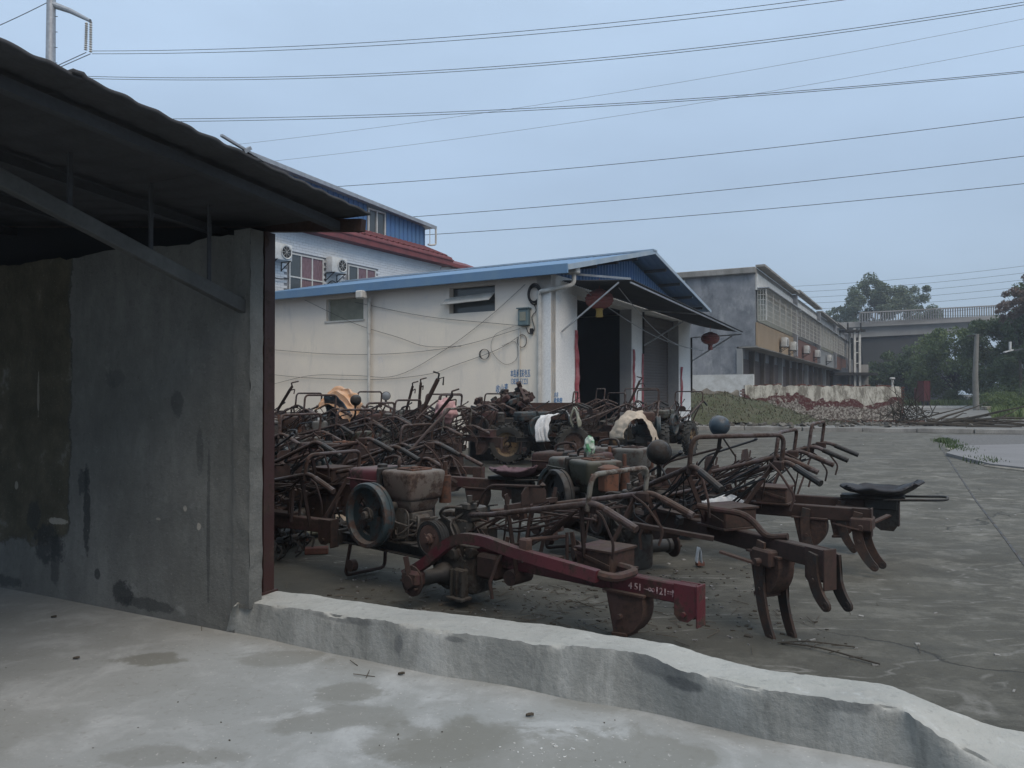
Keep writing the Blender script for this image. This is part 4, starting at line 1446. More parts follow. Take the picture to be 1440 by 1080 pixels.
def tree(name, label, base, ht, rx, rz_, cz, n, size, m, seed, group=None, ncl=30, cr0=(.16, .3), trunk=.22, cat='tree', low=False):
    rnd = np.random.default_rng(seed)
    T = thing(name, label, cat, base, group=group)
    clumps = []
    limbs = MB()
    limbs.tube([(0, 0, -.3), (rx * .03, 0, cz * .4), (rx * -.03, rx * .02, cz * .8), (0, 0, cz)], [trunk, trunk * .8, trunk * .6, trunk * .35], 8)
    for k in range(ncl):
        for _ in range(20):
            q = rnd.uniform(-1, 1, 3)
            if np.linalg.norm(q) < 1: break
        q = q / (np.linalg.norm(q) + 1e-6) * (np.linalg.norm(q) ** .55)
        wob = 1 + .22 * math.sin(q[0] * 5 + seed) + .15 * math.cos(q[1] * 4 + seed * 2)
        c = (q[0] * rx * wob, q[1] * rx * wob, cz + q[2] * rz_ * wob)
        if low and c[2] < .4: c = (c[0], c[1], .4 + rnd.random() * .5)
        clumps.append((*c, rx * rnd.uniform(*cr0)))
        if k % 2 == 0:
            st_ = Vector((0, 0, cz * rnd.uniform(.35, .9)))
            e = Vector(c)
            mid = st_.lerp(e, .5) + Vector(rnd.normal(size=3) * rx * .06)
            limbs.tube([st_, mid, e], [trunk * .35, trunk * .2, trunk * .06], 5)
    limbs.build('trunk', M['barkd'], T)
    v = leaves(n, clumps, size, rnd)
    link('crown', leafmesh('crown', v, m), T)
    return T
tree('broadleaf_tree', 'tall hazy grey-green tree rising behind the overpass railing', (66.5, 138, 0), 20, 7.2, 6.6, 14.4, 60000, .19, M['leaff'], 4, 'trees beyond the overpass', 190, (.11, .19), .3)
tree('broadleaf_tree', 'smaller hazy tree left of the tall one behind the overpass', (62.0, 144, 0), 16, 4.4, 4.8, 12.2, 20000, .19, M['leaff'], 9, 'trees beyond the overpass', 90, (.14, .22), .25)
RT = [('mid-green tree leaning over the red truck in front of the overpass', (49.5, 86, 0), 4.9, 3.7, 4.6, 20000, .17, 'leafl', 21),
      ('dark dense tree right behind the concrete utility pole', (51.5, 80, 0), 4.6, 4.6, 5.0, 20000, .17, 'leafd', 22),
      ('darkest bulky tree at the right edge behind the far road', (51.0, 73, 0), 5.0, 6.0, 6.4, 30000, .17, 'leafd', 23),
      ('low dark tree at the foot of the overpass beside the truck', (47.0, 94, 0), 3.4, 3.0, 3.4, 9000, .2, 'leafd', 25),
      ('broad dark tree far behind the red truck under the overpass', (54.5, 112, 0), 6.5, 3.6, 4.2, 9000, .26, 'leafd', 26),
      ('dark leafy tree filling the gap below the overpass deck', (60.5, 125, 0), 9.0, 4.0, 4.6, 9000, .3, 'leafd', 27)]
for lb, b_, rx, rz_, cz, n, s_, m_, sd_ in RT:
    tree('broadleaf_tree', lb, b_, 10, rx, rz_, cz, n, s_, M[m_], sd_, 'trees on the right', 60, (.16, .30), .22, low=True)
tree('red_leaved_tree', 'tall tree with pinkish red leaves rising at the right edge', (46.6, 68, 0), 10, 2.0, 2.2, 9.8, 9000, .10, M['leafr'], 31, 'trees on the right', 50, (.14, .26), .16)
tree('red_leaved_tree', 'thin reddish-topped tree beside the far end of the railing', (46.9, 71, 0), 10, 2.0, 1.5, 9.2, 4000, .11, M['leafr'], 33, 'trees on the right', 40, (.12, .22), .14)
random.seed(12)
for k, (x, y, s_, lb) in enumerate(((41.2, 65, 1.5, 'round green shrub right of the foot of the utility pole'), (37.5, 56, 2.2, 'large green shrub at the right edge of the far road'), (29.8, 44.5, 1.1, 'lowest green shrub nearest the yard on the right'), (44, 67.5, 2.8, 'dark shrub under the red-leaved trees'), (49.5, 84, 2.0, 'low shrub on the verge just right of the red truck'))):
    tree('shrub', lb, (x, y, 0), 2, s_, s_ * .5, s_ * .45, 6000, .07, M['leafl'] if k != 3 else M['leafd'], 50 + k, 'shrubs along the road', 26, (.2, .35), .05, 'shrub', low=True)

# ------------------------------------------------------------------ overpass
op = thing('overpass', 'grey concrete overpass with railing crossing behind the shop row', 'bridge', (0, 0, 0))
BD = 104
def bx(u): return (u - U0) / F * BD
mb = MB()
mb.bar((bx(1150), BD, 9.3), (bx(1420), BD + 6, 10.9), 9, 1.4)
mb.bar((bx(1150), BD - 5.0, 10.2), (bx(1420), BD + .8, 11.8), .5, .7)
mb.build('deck', M['bridge'], op, smooth=0)
mb = MB()
mb.bar((bx(1192), BD + .5, 6.2), (bx(1300), BD + 2.6, 6.9), 7, 4.8)
mb.build('girder', simple('dark_hazy_concrete', (.050, .053, .056), (.035, .038, .04), .9, .3), op, smooth=0)
for u in (1196, 1226, 1330):
    mb = MB(); mb.box((bx(u), BD + 1, 2.5), (1.4, 5, 7), bev=.1); mb.build('pier', M['bridge'], op)
mb = MB()
n = 60
for k in range(n):
    t_ = k / (n - 1)
    p = Vector((bx(1186), BD - 5, 10.5)).lerp(Vector((bx(1420), BD + .8, 12.15)), t_)
    mb.box((p.x, p.y, p.z + .65), (.11, .12, 1.3))
mb.bar((bx(1186), BD - 5, 11.85), (bx(1420), BD + .8, 13.5), .22, .16)
mb.build('railing', M['bridge'], op, smooth=0)
# steel tower with a platform beside the row's end
tw = thing('steel_frame_tower', 'thin steel frame with small platform between shop row and overpass', 'steel tower', (0, 0, 0))
TD = 82
def tx(u): return (u - U0) / F * TD
def tz(v): return H - (v - V0) / F * TD
mb = MB()
for u in (1202, 1209):
    mb.bar((tx(u), TD, 0), (tx(u), TD, tz(462)), .22, .22); mb.bar((tx(u), TD + 1.2, 0), (tx(u), TD + 1.2, tz(462)), .2, .2)
mb.build('column', M['pvc'], tw, smooth=0)
mb = MB()
mb.box((tx(1201), TD + .6, tz(465)), (2.2, 1.9, .22)); mb.box((tx(1200), TD + .6, tz(526)), (4.6, 2.6, .3))
for u in (1191, 1209): mb.bar((tx(u), TD - .3, tz(465)), (tx(u), TD - .3, tz(454)), .12, .12)
mb.build('platform', M['dark'], tw, smooth=0)
mb = MB()
for v in (480, 496, 511): mb.bar((tx(1202), TD, tz(v)), (tx(1209), TD, tz(v)), .1, .1)
mb.build('rung', M['pvc'], tw, smooth=0)
for u, lb in ((1224, 'thick pale pillar standing beside the steel frame tower'), ):
    mb = MB(); mb.box((tx(u), TD + 2, (tz(512)) / 2), (1.0, 1.0, tz(512)))
    tag(mb.build('pale_pillar', M['slab'], smooth=0), lb, 'pillar')
mb = MB(); mb.box((tx(1201), TD + 2.5, tz(540)), (4.2, 1.5, 3.6)); tag(mb.build('pump_hut', M['cement'], smooth=0), 'squat grey hut under the steel frame platform', 'hut')
lp = thing('lamp_post', 'thin white lamp post in front of the dark trees under the overpass', 'lamp post', (tx(1255), TD, 0))
mb = MB(); mb.tube([(0, 0, 0), (0, 0, 2.9)], .12, 8); mb.build('post', M['white'], lp)
mb = MB(); mb.box((0, 0, 3.05), (.5, .3, .2), bev=.05); mb.build('lamp_head', M['white'], lp)
# red truck seen from behind
tr = thing('red_truck', 'small red slatted truck parked under the trees beyond the wall', 'truck', (40.9, 76.5, 0), (0, 0, .12))
tr.scale = (.50, .35, .88)
mb = MB(); mb.box((0, 0, 1.9), (1.25, 3.0, 2.3)); mb.build('cargo_body', M['truckred'], tr, smooth=0)
for k in range(5):
    mb = MB(); mb.box((0, -1.54, 1.0 + k * .42), (1.3, .08, .16)); mb.build('tailboard_slat', M['truckred'], tr, smooth=0)
for dx in (-.62, 0, .62):
    mb = MB(); mb.box((dx, -1.6, 1.9), (.08, .07, 2.4)); mb.build('stanchion', M['truckred'], tr, smooth=0)
mb = MB(); mb.box((0, 2.2, 1.4), (1.3, 1.3, 1.7), bev=.15, seg=2); mb.build('cab', M['truckred'], tr)
for dx in (-.5, .5):
    for dy in (-1, 2.1):
        mb = MB(); mb.lathe([(0, -.12), (.38, -.12), (.42, -.06), (.42, .06), (.38, .12), (0, .12)], (dx, dy, .42), (1, 0, 0), 18); mb.build('wheel', M['tyre'], tr)
mb = MB(); mb.box((0, -1.62, .75), (1.3, .06, .2)); mb.build('bumper', M['dark'], tr, smooth=0)
# utility pole
up = thing('utility_pole', 'bare grey concrete utility pole standing before the dark trees', 'utility pole', (38.0, 63, 0))
mb = MB(); mb.tube([(0, 0, -.2), (-.06, 0, 3), (.1, 0, 6.3)], [.24, .21, .16], 12); mb.build('pole', M['polec'], up)
mb = MB(); mb.bar((-.7, 0, 6.15), (.5, 0, 6.22), .1, .1); mb.bar((0, -.1, 4.1), (.55, -.1, 3.8), .06, .06); mb.build('crossarm', M['dark'], up, smooth=0)
lr = thing('street_lamp', 'small white lamp head hanging among the dark leaves at the right', 'lamp', tuple(P(1421, 490, 52)))
mb = MB(); mb.cyl((0, 0, -.1), (0, 0, .45), .08); mb.build('lamp_stem', M['white'], lr)
mb = MB(); mb.bar((-.42, 0, -.26), (.18, 0, -.10), .2, .07); mb.build('lamp_shade', M['white'], lr)
mb = MB(); mb.bar((0.25, 0, -.15), (3.5, 4, .2), .08, .08); mb.build('arm', M['dark'], lr)
mb = MB(); mb.box((39.4, 62.2, .25), (2.6, .8, .3), bev=.05); tag(mb.build('rubbish_pile', M['brick_w']), 'small pale rubbish pile at the foot of the utility pole', 'rubbish')
mb = MB(); mb.bar((36, 75.8, .12), (60, 75.8, .12), .3, .24); tag(mb.build('road_kerb', M['white'], smooth=0), kind='structure')

# ------------------------------------------------------------------ pylon and power lines
PY = 60
py = thing('pylon', 'tall grey tubular power pylon with one arm above the shed roof', 'pylon', tuple(P(67, 554 + H * F / PY, PY)))
pb = Vector(py.location)
def pl(u, v, dd=0): return P(u, v, PY + dd) - pb
mb = MB(); mb.tube([pl(67, 576), pl(67, 300), pl(68, -80)], [.55, .42, .30], 14); mb.build('mast', M['galv'], py)
mb = MB(); mb.tube([pl(70, 3), pl(95, 12), pl(123, 26, -1)], [.26, .2, .13], 10); mb.build('arm', M['galv'], py)
for (a_, b_) in (((118, 28), (117, 68)), ((124, 26), (124, 71))):
    mb = MB()
    n_ = 13
    p0, p1 = pl(*a_), pl(*b_)
    for k in range(n_):
        q = p0.lerp(p1, (k + .5) / n_)
        mb.lathe([(0, -.06), (.13, -.05), (.07, .06), (0, .06)], q, (0, 0, 1), 10)
    mb.tube([p0, p1], .045, 6)
    mb.build('insulator', M['pvc'], py)
mb = MB()
for k in range(14):
    mb.bar(pl(73, 20 + k * 22), pl(77, 20 + k * 22), .04, .04)
mb.build('step_rung', M['dark'], py, smooth=0)
def wire(a, b, sag, r, label, n=24, da=PY, db=48, group='power lines across the sky'):
    p0, p1 = P(*a, da), P(*b, db)
    mb = MB()
    mb.tube([p0.lerp(p1, k / n) - Vector((0, 0, sag * 4 * (k / n) * (1 - k / n))) for k in range(n + 1)], r, 5)
    tag(mb.build('power_line', M['wire']), label, 'power line', group)
wr = [((126, 69), (1500, -58), 1.4, 'upper strand of the topmost line leaving the pylon insulator', 0),
      ((126, 73), (1500, -50), 1.4, 'lower strand of the topmost line leaving the pylon insulator', 0),
      ((60, 103), (1500, -10), 1.9, 'upper strand of the second double line from the top', 0),
      ((60, 106), (1500, -6), 1.9, 'lower strand of the second double line from the top', 0),
      ((60, 165), (1500, 92), 1.0, 'upper strand of the third double line from the top', 0),
      ((60, 169), (1500, 94), 1.0, 'lower strand of the third double line from the top', 0),
      ((60, 228), (1500, 12), 1.1, 'faint thin line climbing steeply across the third double line', 1),
      ((60, 255), (1500, 50), 1.1, 'lower faint thin line climbing across the sky', 1),
      ((60, 280), (1500, 155), 1.0, 'single dark line ending above the eave corner', 0),
      ((60, 330), (1500, 211), .9, 'second lowest single line over the blue upper storey', 0),
      ((60, 352), (1500, 251), .8, 'lowest single line just above the warehouse roof', 0)]
for a, b, sg, lb, th in wr:
    wire(a, b, sg, .010 if th else .021, lb)
for k in range(5):
    wire((1080, 404 + 8 * k), (1500, 366 + 10 * k), .5, .02, ['topmost', 'second', 'third', 'fourth', 'lowest'][k] + ' of the distant thin wires above the overpass', 12, 110, 96, 'distant wires over the overpass')
for k in range(2):
    wire((1310 , 440 + 4 * k), (1430, 428 + 14 * k), .05, .018, ['upper', 'lower'][k] + ' short wire running into the red-leaved tree', 8, 95, 70, 'distant wires over the overpass')
wire((-60, 56), (66, -2), .1, .03, 'short line entering from the corner above the shed to the mast', 8, 56, 60, 'power lines across the sky')
wire((66, 95), (118, 71), .0, .03, 'jumper wire between mast and insulators', 6, 60, 60, 'pylon jumpers')
wire((72, 96), (124, 73), .0, .03, 'lower jumper wire between mast and insulators', 6, 60, 60, 'pylon jumpers')
#TRACTORS
# ------------------------------------------------------------------ walking tractors
# local frame: +x towards the engine end, +y the tractor's left, z up; ground at z = 0 when it stands on its bare hubs
MC = {}
def part(key, m, fn, name, parent, smooth=35):
    k = (key, m.name)
    if k not in MC:
        mb = MB()
        fn(mb)
        MC[k] = mb.mesh(name, m, smooth)
    return link(name, MC[k], parent)

def p_frame(mb):
    for y in (-.14, .14):
        C_ = [(-.025, 0), (.025, 0), (.025, .008), (-.017, .008), (-.017, .072), (.025, .072), (.025, .08), (-.025, .08)]
        if y < 0: C_ = [(-a, b) for a, b in C_][::-1]
        mb.prism(C_, (.02, y, .265), (0, 1, 0), (0, 0, 1), 1.08)
    mb.box((1.10, 0, .31), (.02, .40, .12), bev=.006)
    mb.box((.28, 0, .30), (.05, .24, .05)); mb.box((.72, 0, .30), (.05, .24, .05))
    mb.box((.35, 0, .35), (.12, .34, .015)); mb.box((.80, 0, .35), (.12, .34, .015))
def p_stand(mb):
    mb.tube(fillet([(.98, .17, .27), (1.02, .19, .03), (1.02, -.19, .03), (.98, -.17, .27)], .05, 4), .014, 7)
    mb.cyl((.93, .17, .12), (.93, .215, .12), .045, 12)
def p_block(mb):
    mb.box((.60, 0, .47), (.40, .27, .24), bev=.03, seg=2)
    mb.box((.42, 0, .46), (.14, .21, .20), bev=.02, seg=2)
    mb.box((.36, .02, .47), (.08, .15, .14), bev=.02)
    mb.box((.62, 0, .36), (.46, .22, .06), bev=.015)
    mb.lathe([(0, 0), (.12, 0), (.12, .035), (.07, .06), (0, .06)], (.62, .13, .52), (0, 1, 0), 20)
    mb.lathe([(0, 0), (.13, 0), (.13, .05), (0, .05)], (.62, -.13, .50), (0, -1, 0), 18)
    mb.box((.62, -.19, .48), (.14, .07, .18), bev=.02)
    mb.cyl((.52, -.22, .40), (.52, -.22, .56), .03, 10)
    for k in range(6):
        a = k * PI / 3
        mb.cyl((.62 + .10 * math.cos(a), .16, .52 + .10 * math.sin(a)), (.62 + .10 * math.cos(a), .175, .52 + .10 * math.sin(a)), .010, 6)
    mb.tube(fillet([(.36, .06, .53), (.30, .09, .53), (.28, .12, .42), (.45, .16, .38)], .04, 4), .009, 6)
    for k in range(4):
        mb.box((.40 + .0, .0, .40 + k * .035), (.16, .225, .012))
    for k in range(5):
        mb.box((.48 + k * .07, .137, .40), (.012, .016, .09))
    mb.cyl((.50, .14, .60), (.50, .20, .60), .030, 12); mb.cyl((.76, .10, .58), (.76, .19, .58), .04, 12)
    mb.box((.74, .16, .43), (.09, .05, .11), bev=.01); mb.cyl((.74, .18, .43), (.74, .22, .43), .022, 10)
    mb.tube(fillet([(.50, .19, .60), (.46, .22, .60), (.44, .20, .50), (.36, .14, .47)], .03, 4), .007, 6)
    mb.tube(fillet([(.76, .18, .58), (.82, .20, .62), (.80, .16, .70)], .03, 4), .008, 6)
    mb.tube(fillet([(.48, .15, .43), (.43, .19, .40), (.36, .17, .44), (.34, .10, .50)], .03, 4), .006, 6)
    for k in range(10):
        a = k * PI / 5
        mb.cyl((.62 + .125 * math.cos(a), .128, .50 + .12 * math.sin(a)), (.62 + .125 * math.cos(a), .142, .50 + .12 * math.sin(a)), .008, 6)
    mb.tube(fillet([(.40, .13, .58), (.33, .16, .56), (.32, .17, .40), (.5, .16, .36)], .04, 4), .006, 6)
def p_skirt(mb):      # shaped underside of the water hopper, down to the block
    mb.lathe([(.10, 0), (.17, .03), (.21, .07)], (.47, .0, .565), (0, 0, 1), 4, PI / 4, PI / 4 + 2 * PI)
def p_hopper(mb):
    t = bmesh.new()
    bmesh.ops.create_cube(t, size=1)
    for v in t.verts:
        sx, sy, sz = v.co
        k = 1 if sz > 0 else .86
        v.co = Vector((.46 + sx * .34 * k, sy * .36 * k, .745 + sz * .215))
    bmesh.ops.bevel(t, geom=list(t.edges), offset=.035, segments=3, profile=.5, affect='EDGES')
    mb._add(t)
    t = bmesh.new()
    bmesh.ops.create_cube(t, size=1)
    for v in t.verts:
        sx, sy, sz = v.co
        k = 1 if sz > 0 else .72
        v.co = Vector((.47 + sx * .29 * k, sy * .29 * k, .60 + sz * .09))
    bmesh.ops.bevel(t, geom=list(t.edges), offset=.02, segments=2, profile=.5, affect='EDGES')
    mb._add(t)
def p_lid(mb):
    for (c, s_) in (((.45, .085, .858), (.17, .018, .014)), ((.45, -.085, .858), (.17, .018, .014)), ((.37, 0, .858), (.018, .186, .014)), ((.53, 0, .858), (.018, .186, .014))):
        mb.box(c, s_, bev=.003)
    mb.lathe([(0, 0), (.03, 0), (.028, .018), (.012, .026), (0, .026)], (.45, 0, .852), (0, 0, 1), 12)
def p_tank(mb):
    t = bmesh.new()
    bmesh.ops.create_cube(t, size=1)
    for v in t.verts:
        sx, sy, sz = v.co
        v.co = Vector((.82 + sx * .36, sy * .37 + 0, .765 + sz * .185 + (.0 if sx < 0 else -.012)))
    bmesh.ops.bevel(t, geom=list(t.edges), offset=.04, segments=3, profile=.5, affect='EDGES')
    mb._add(t)
    mb.box((.82, 0, .765), (.37, .385, .012), bev=.004)
def p_cap(mb):
    mb.lathe([(0, 0), (.038, 0), (.038, .022), (.03, .028), (0, .028)], (.74, .06, .852), (0, 0, 1), 14)
def p_strap(mb):
    mb.box((.638, 0, .765), (.022, .39, .20), bev=.01)
def p_hose(mb):
    mb.tube(catmull([(.86, -.05, .85), (.84, -.05, .90), (.74, -.04, .93), (.64, -.02, .925), (.60, .02, .90), (.595, .02, .85)], 6), .012, 8)
def p_muffler(mb):
    mb.cyl((.36, -.22, .60), (.36, -.22, .80), .045, 14)
    mb.cyl((.36, -.22, .80), (.36, -.22, .90), .018, 10)
def p_aircl(mb):
    mb.box((.20, .03, .70), (.13, .13, .17), bev=.015)
    mb.lathe([(0, 0), (.09, 0), (.085, .02), (.04, .04), (0, .045)], (.20, .03, .79), (0, 0, 1), 16)
    mb.cyl((.20, .09, .76), (.20, .19, .755), .011, 8)
def p_fly(mb):
    c, ax = (.63, .22, .535), (0, 1, 0)
    mb.lathe([(.185, 0), (.225, 0), (.232, .01), (.232, .03), (.224, .034), (.224, .05), (.232, .054), (.232, .078), (.225, .088), (.200, .088), (.188, .06), (.185, 0)], c, ax, 48)
def p_web(mb):
    c, ax = (.63, .245, .535), (0, 1, 0)
    mb.lathe([(.0, 0), (.075, 0), (.075, .022), (0, .022)], c, ax, 24)
    mb.lathe([(.145, 0), (.19, 0), (.19, .022), (.145, .022), (.145, 0)], c, ax, 40)
    for k in range(3):
        a = k * 2 * PI / 3 + .3
        mb.lathe([(.070, 0), (.150, 0), (.150, .0215), (.070, .0215), (.070, 0)], c, ax, 14, a, a + 1.52)
        for e in (a, a + 1.52): pass
def p_nut(mb):
    mb.lathe([(0, 0), (.05, 0), (.05, .012), (.032, .018), (.032, .045), (.026, .055), (.0, .055)], (.63, .267, .535), (0, 1, 0), 16)
    mb.tube(fillet([(.66, .30, .57), (.60, .30, .60), (.57, .30, .53)], .03, 4), .007, 6)
def p_pulley(mb):
    pr = [(0, 0), (.118, 0)]
    for k in range(3):
        h = .006 + k * .024
        pr += [(.122, h), (.108, h + .010), (.122, h + .020)]
    pr += [(.122, .078), (.10, .080), (.095, .068), (.03, .062), (.0, .062)]
    mb.lathe(pr, (.0, .19, .44), (0, 1, 0), 36)
def p_pulley_hub(mb):
    mb.lathe([(0, .0), (.098, .0), (.100, .012), (.09, .016), (.04, .010), (.034, .03), (.02, .034), (.02, .05), (0, .05)], (0, .252, .44), (0, 1, 0), 24)
    for k in range(3):
        a = k * 2 * PI / 3 + .5
        mb.bar((.02 * math.cos(a), .268, .44 + .02 * math.sin(a)), (.060 * math.cos(a), .262, .44 + .060 * math.sin(a)), .014, .014, up=(0, 1, 0))
def p_gear(mb):
    mb.box((-.08, 0, .42), (.24, .24, .30), bev=.035, seg=2)
    mb.box((-.10, 0, .22), (.30, .22, .30), bev=.05, seg=2)
    mb.lathe([(.0, 0), (.13, 0), (.13, .05), (.0, .05)], (-.02, .10, .44), (0, 1, 0), 20)
    mb.lathe([(.0, 0), (.15, 0), (.15, .04), (.0, .04)], (-.04, .09, .24), (0, 1, 0), 22)
    mb.lathe([(.0, 0), (.15, 0), (.15, .04), (.0, .04)], (-.04, -.09, .24), (0, -1, 0), 22)
    mb.box((-.14, 0, .60), (.16, .20, .09), bev=.02, seg=2)
    mb.box((-.26, .0, .48), (.12, .16, .14), bev=.03)
    for k in range(8):
        a = k * PI / 4
        mb.cyl((-.04 + .132 * math.cos(a), .125, .24 + .132 * math.sin(a)), (-.04 + .132 * math.cos(a), .145, .24 + .132 * math.sin(a)), .011, 6)
    mb.tube(fillet([(-.05, .13, .55), (-.02, .20, .60), (-.10, .22, .66), (-.2, .16, .66)], .04, 4), .010, 7)
    mb.tube(fillet([(-.16, .08, .62), (-.10, .18, .55), (-.20, .20, .42), (-.30, .10, .40)], .04, 4), .008, 6)
    mb.box((-.20, .09, .66), (.07, .09, .05), bev=.01); mb.cyl((-.20, .09, .66), (-.20, .09, .73), .018, 8)
    mb.box((.04, .0, .58), (.14, .16, .05), (0, .15, 0), .01)
    mb.bar((.02, .12, .62), (-.28, .10, .70), .03, .01); mb.bar((.03, -.12, .60), (-.30, -.06, .66), .03, .01)
    mb.lathe([(0, 0), (.045, 0), (.04, .04), (.02, .05), (0, .05)], (-.22, .08, .36), (0, 1, 0), 12)
    mb.lathe([(0, 0), (.05, 0), (.05, .03), (.03, .05), (0, .05)], (-.10, .11, .34), (0, 1, 0), 14)
    for k in range(7):
        mb.cyl((-.19 + .036 * k, .12, .56), (-.19 + .036 * k, .135, .56), .008, 6)
        mb.cyl((-.19, .12, .30 + .036 * k), (-.19, .135, .30 + .036 * k), .008, 6)
    mb.box((-.16, .13, .15), (.10, .06, .20), bev=.012)
    mb.box((-.16, .15, .06), (.15, .10, .02), bev=.004)
    for dx in (-.05, 0, .05): mb.box((-.16 + dx, .165, .16), (.012, .03, .17))
def p_axle(mb):
    mb.cyl((-.02, -.40, .20), (-.02, .40, .20), .035, 14)
    for sg in (-1, 1):
        mb.lathe([(0, .13), (.075, .13), (.07, .19), (.05, .22), (.05, .36), (.062, .37), (.062, .40), (.035, .42), (0, .42)], (-.02, 0, .20), (0, sg, 0), 18)
def p_hub(mb):
    mb.lathe([(.0, 0), (.092, 0), (.098, .006), (.098, .016), (.05, .022), (.04, .05), (0, .05)], (-.02, .42, .20), (0, 1, 0), 22)
    for k in range(5):
        a = k * 2 * PI / 5
        mb.cyl((-.02 + .07 * math.cos(a), .43, .20 + .07 * math.sin(a)), (-.02 + .07 * math.cos(a), .465, .20 + .07 * math.sin(a)), .009, 6)
    mb.bar((-.02, .455, .24), (.0, .47, .36), .02, .03)
def p_tyre(mb, r=.40, wd=.17):
    pr = [(r * .60, -wd * .42), (r * .72, -wd * .5), (r * .86, -wd * .48), (r * .93, -wd * .32), (r * .94, 0), (r * .93, wd * .32), (r * .86, wd * .48), (r * .72, wd * .5), (r * .60, wd * .42), (r * .57, 0), (r * .60, -wd * .42)]
    mb.lathe(pr, (0, 0, 0), (0, 1, 0), 36)
    n = 18
    for k in range(n):
        for sg in (-1, 1):
            a = 2 * PI * (k + (.25 if sg > 0 else -.25)) / n
            a2 = a + .16
            p0 = Vector((r * .955 * math.cos(a), sg * .004, r * .955 * math.sin(a)))
            p1 = Vector((r * .90 * math.cos(a2), sg * wd * .49, r * .90 * math.sin(a2)))
            mb.bar(p0, p1, .028, .045, up=(math.cos(a), 0, math.sin(a)))
def p_rim(mb, r=.40, wd=.17):
    mb.lathe([(r * .60, -wd * .40), (r * .63, -wd * .44), (r * .56, -wd * .3), (r * .50, -wd * .1), (r * .2, -wd * .02), (r * .18, .0), (r * .2, wd * .04), (r * .50, wd * .1), (r * .56, wd * .3), (r * .63, wd * .44), (r * .60, wd * .40)], (0, 0, 0), (0, 1, 0), 28)
    mb.lathe([(0, -wd * .35), (.045, -wd * .33), (.05, 0), (.045, wd * .33), (0, wd * .35)], (0, 0, 0), (0, 1, 0), 14)
    for k in range(5):
        a = 2 * PI * k / 5
        for sg in (-1, 1):
            mb.cyl((.085 * math.cos(a), 0, .085 * math.sin(a)), (.085 * math.cos(a), sg * wd * .17, .085 * math.sin(a)), .010, 6)
def handle_pts(sg, hz, hw, hl):
    return fillet([(-.20, sg * .09, .60), (-.50, sg * hw * .80, .64 + (hz - .78) * .3), (-hl, sg * hw, hz), (-hl - .24, sg * (hw + .01), hz - .10)], .05, 4)
def rnd_part(seed, fn):
    st_ = random.getstate(); random.seed(seed)
    try: fn()
    finally: random.setstate(st_)

def hitch_cone(mb, x, zt, hgt):
    """bent hitch bracket under the beam: two cheek plates joined by a curved rear plate, on a small foot"""
    cheek = [(.12, 0), (-.11, 0), (-.12, -.30 * hgt), (-.10, -.60 * hgt), (-.05, -.85 * hgt), (.01, -.97 * hgt), (.07, -.95 * hgt), (.085, -.5 * hgt)]
    for y in (-.055, .047):
        mb.prism(cheek, (x, y + .008, zt), (1, 0, 0), (0, 0, 1), .008)
    arc = catmull([(x - .115, 0, zt), (x - .122, 0, zt - .30 * hgt), (x - .102, 0, zt - .60 * hgt), (x - .05, 0, zt - .86 * hgt), (x + .01, 0, zt - .97 * hgt)], 4)
    for a, b in zip(arc[:-1], arc[1:]):
        mb.bar(a, b, .115, .008)
    mb.box((x, 0, zt + .004), (.27, .14, .012))
    mb.box((x + .03, 0, zt - hgt * .98), (.11, .12, .025), (0, .1, 0), .006)
    mb.cyl((x + .02, -.08, zt - hgt * .55), (x + .02, .08, zt - hgt * .55), .016, 8)

def tine(mb, x, y, z0, L, lean=.55, seed=0):
    """flat sabre-shaped plough arm: drops from (x, y, z0), sweeps to the rear, rounded foot with an eye"""
    n = 14
    px, pz = x + .02, z0 + .05
    A, B = [], []
    w0 = .030
    for k in range(n + 1):
        t_ = k / n
        th = -.18 + (lean * 1.9) * t_ ** 1.3
        if k:
            px -= math.sin(th) * (L + .05) / n * 1.08
            pz -= math.cos(th) * (L + .05) / n * 1.08
        nx, nz_ = math.cos(th), -math.sin(th)
        wk = w0 * (1 + .22 * math.sin(PI * t_))
        A.append((px - wk * nx, pz - wk * nz_)); B.append((px + wk * nx, pz + wk * nz_))
    th = -.18 + lean * 1.9
    end = [(px - math.sin(th) * w0 * math.sin(a) - math.cos(a) * w0 * math.cos(th), pz - math.cos(th) * w0 * math.sin(a) + math.cos(a) * w0 * math.sin(th)) for a in (.5, 1.1, 1.57, 2.04, 2.64)]
    mb.prism(A + end + B[::-1], (0, y + .009, 0), (1, 0, 0), (0, 0, 1), .018)
    mb.lathe([(.012, 0), (.022, 0), (.022, .026), (.012, .026), (.012, 0)], (px, y + .013, pz), (0, -1, 0), 12)
    q = len(A) // 2
    mb.cyl((A[q][0] * .5 + B[q][0] * .5, y - .018, A[q][1] * .5 + B[q][1] * .5), (A[q][0] * .5 + B[q][0] * .5, y + .018, A[q][1] * .5 + B[q][1] * .5), .012, 8)

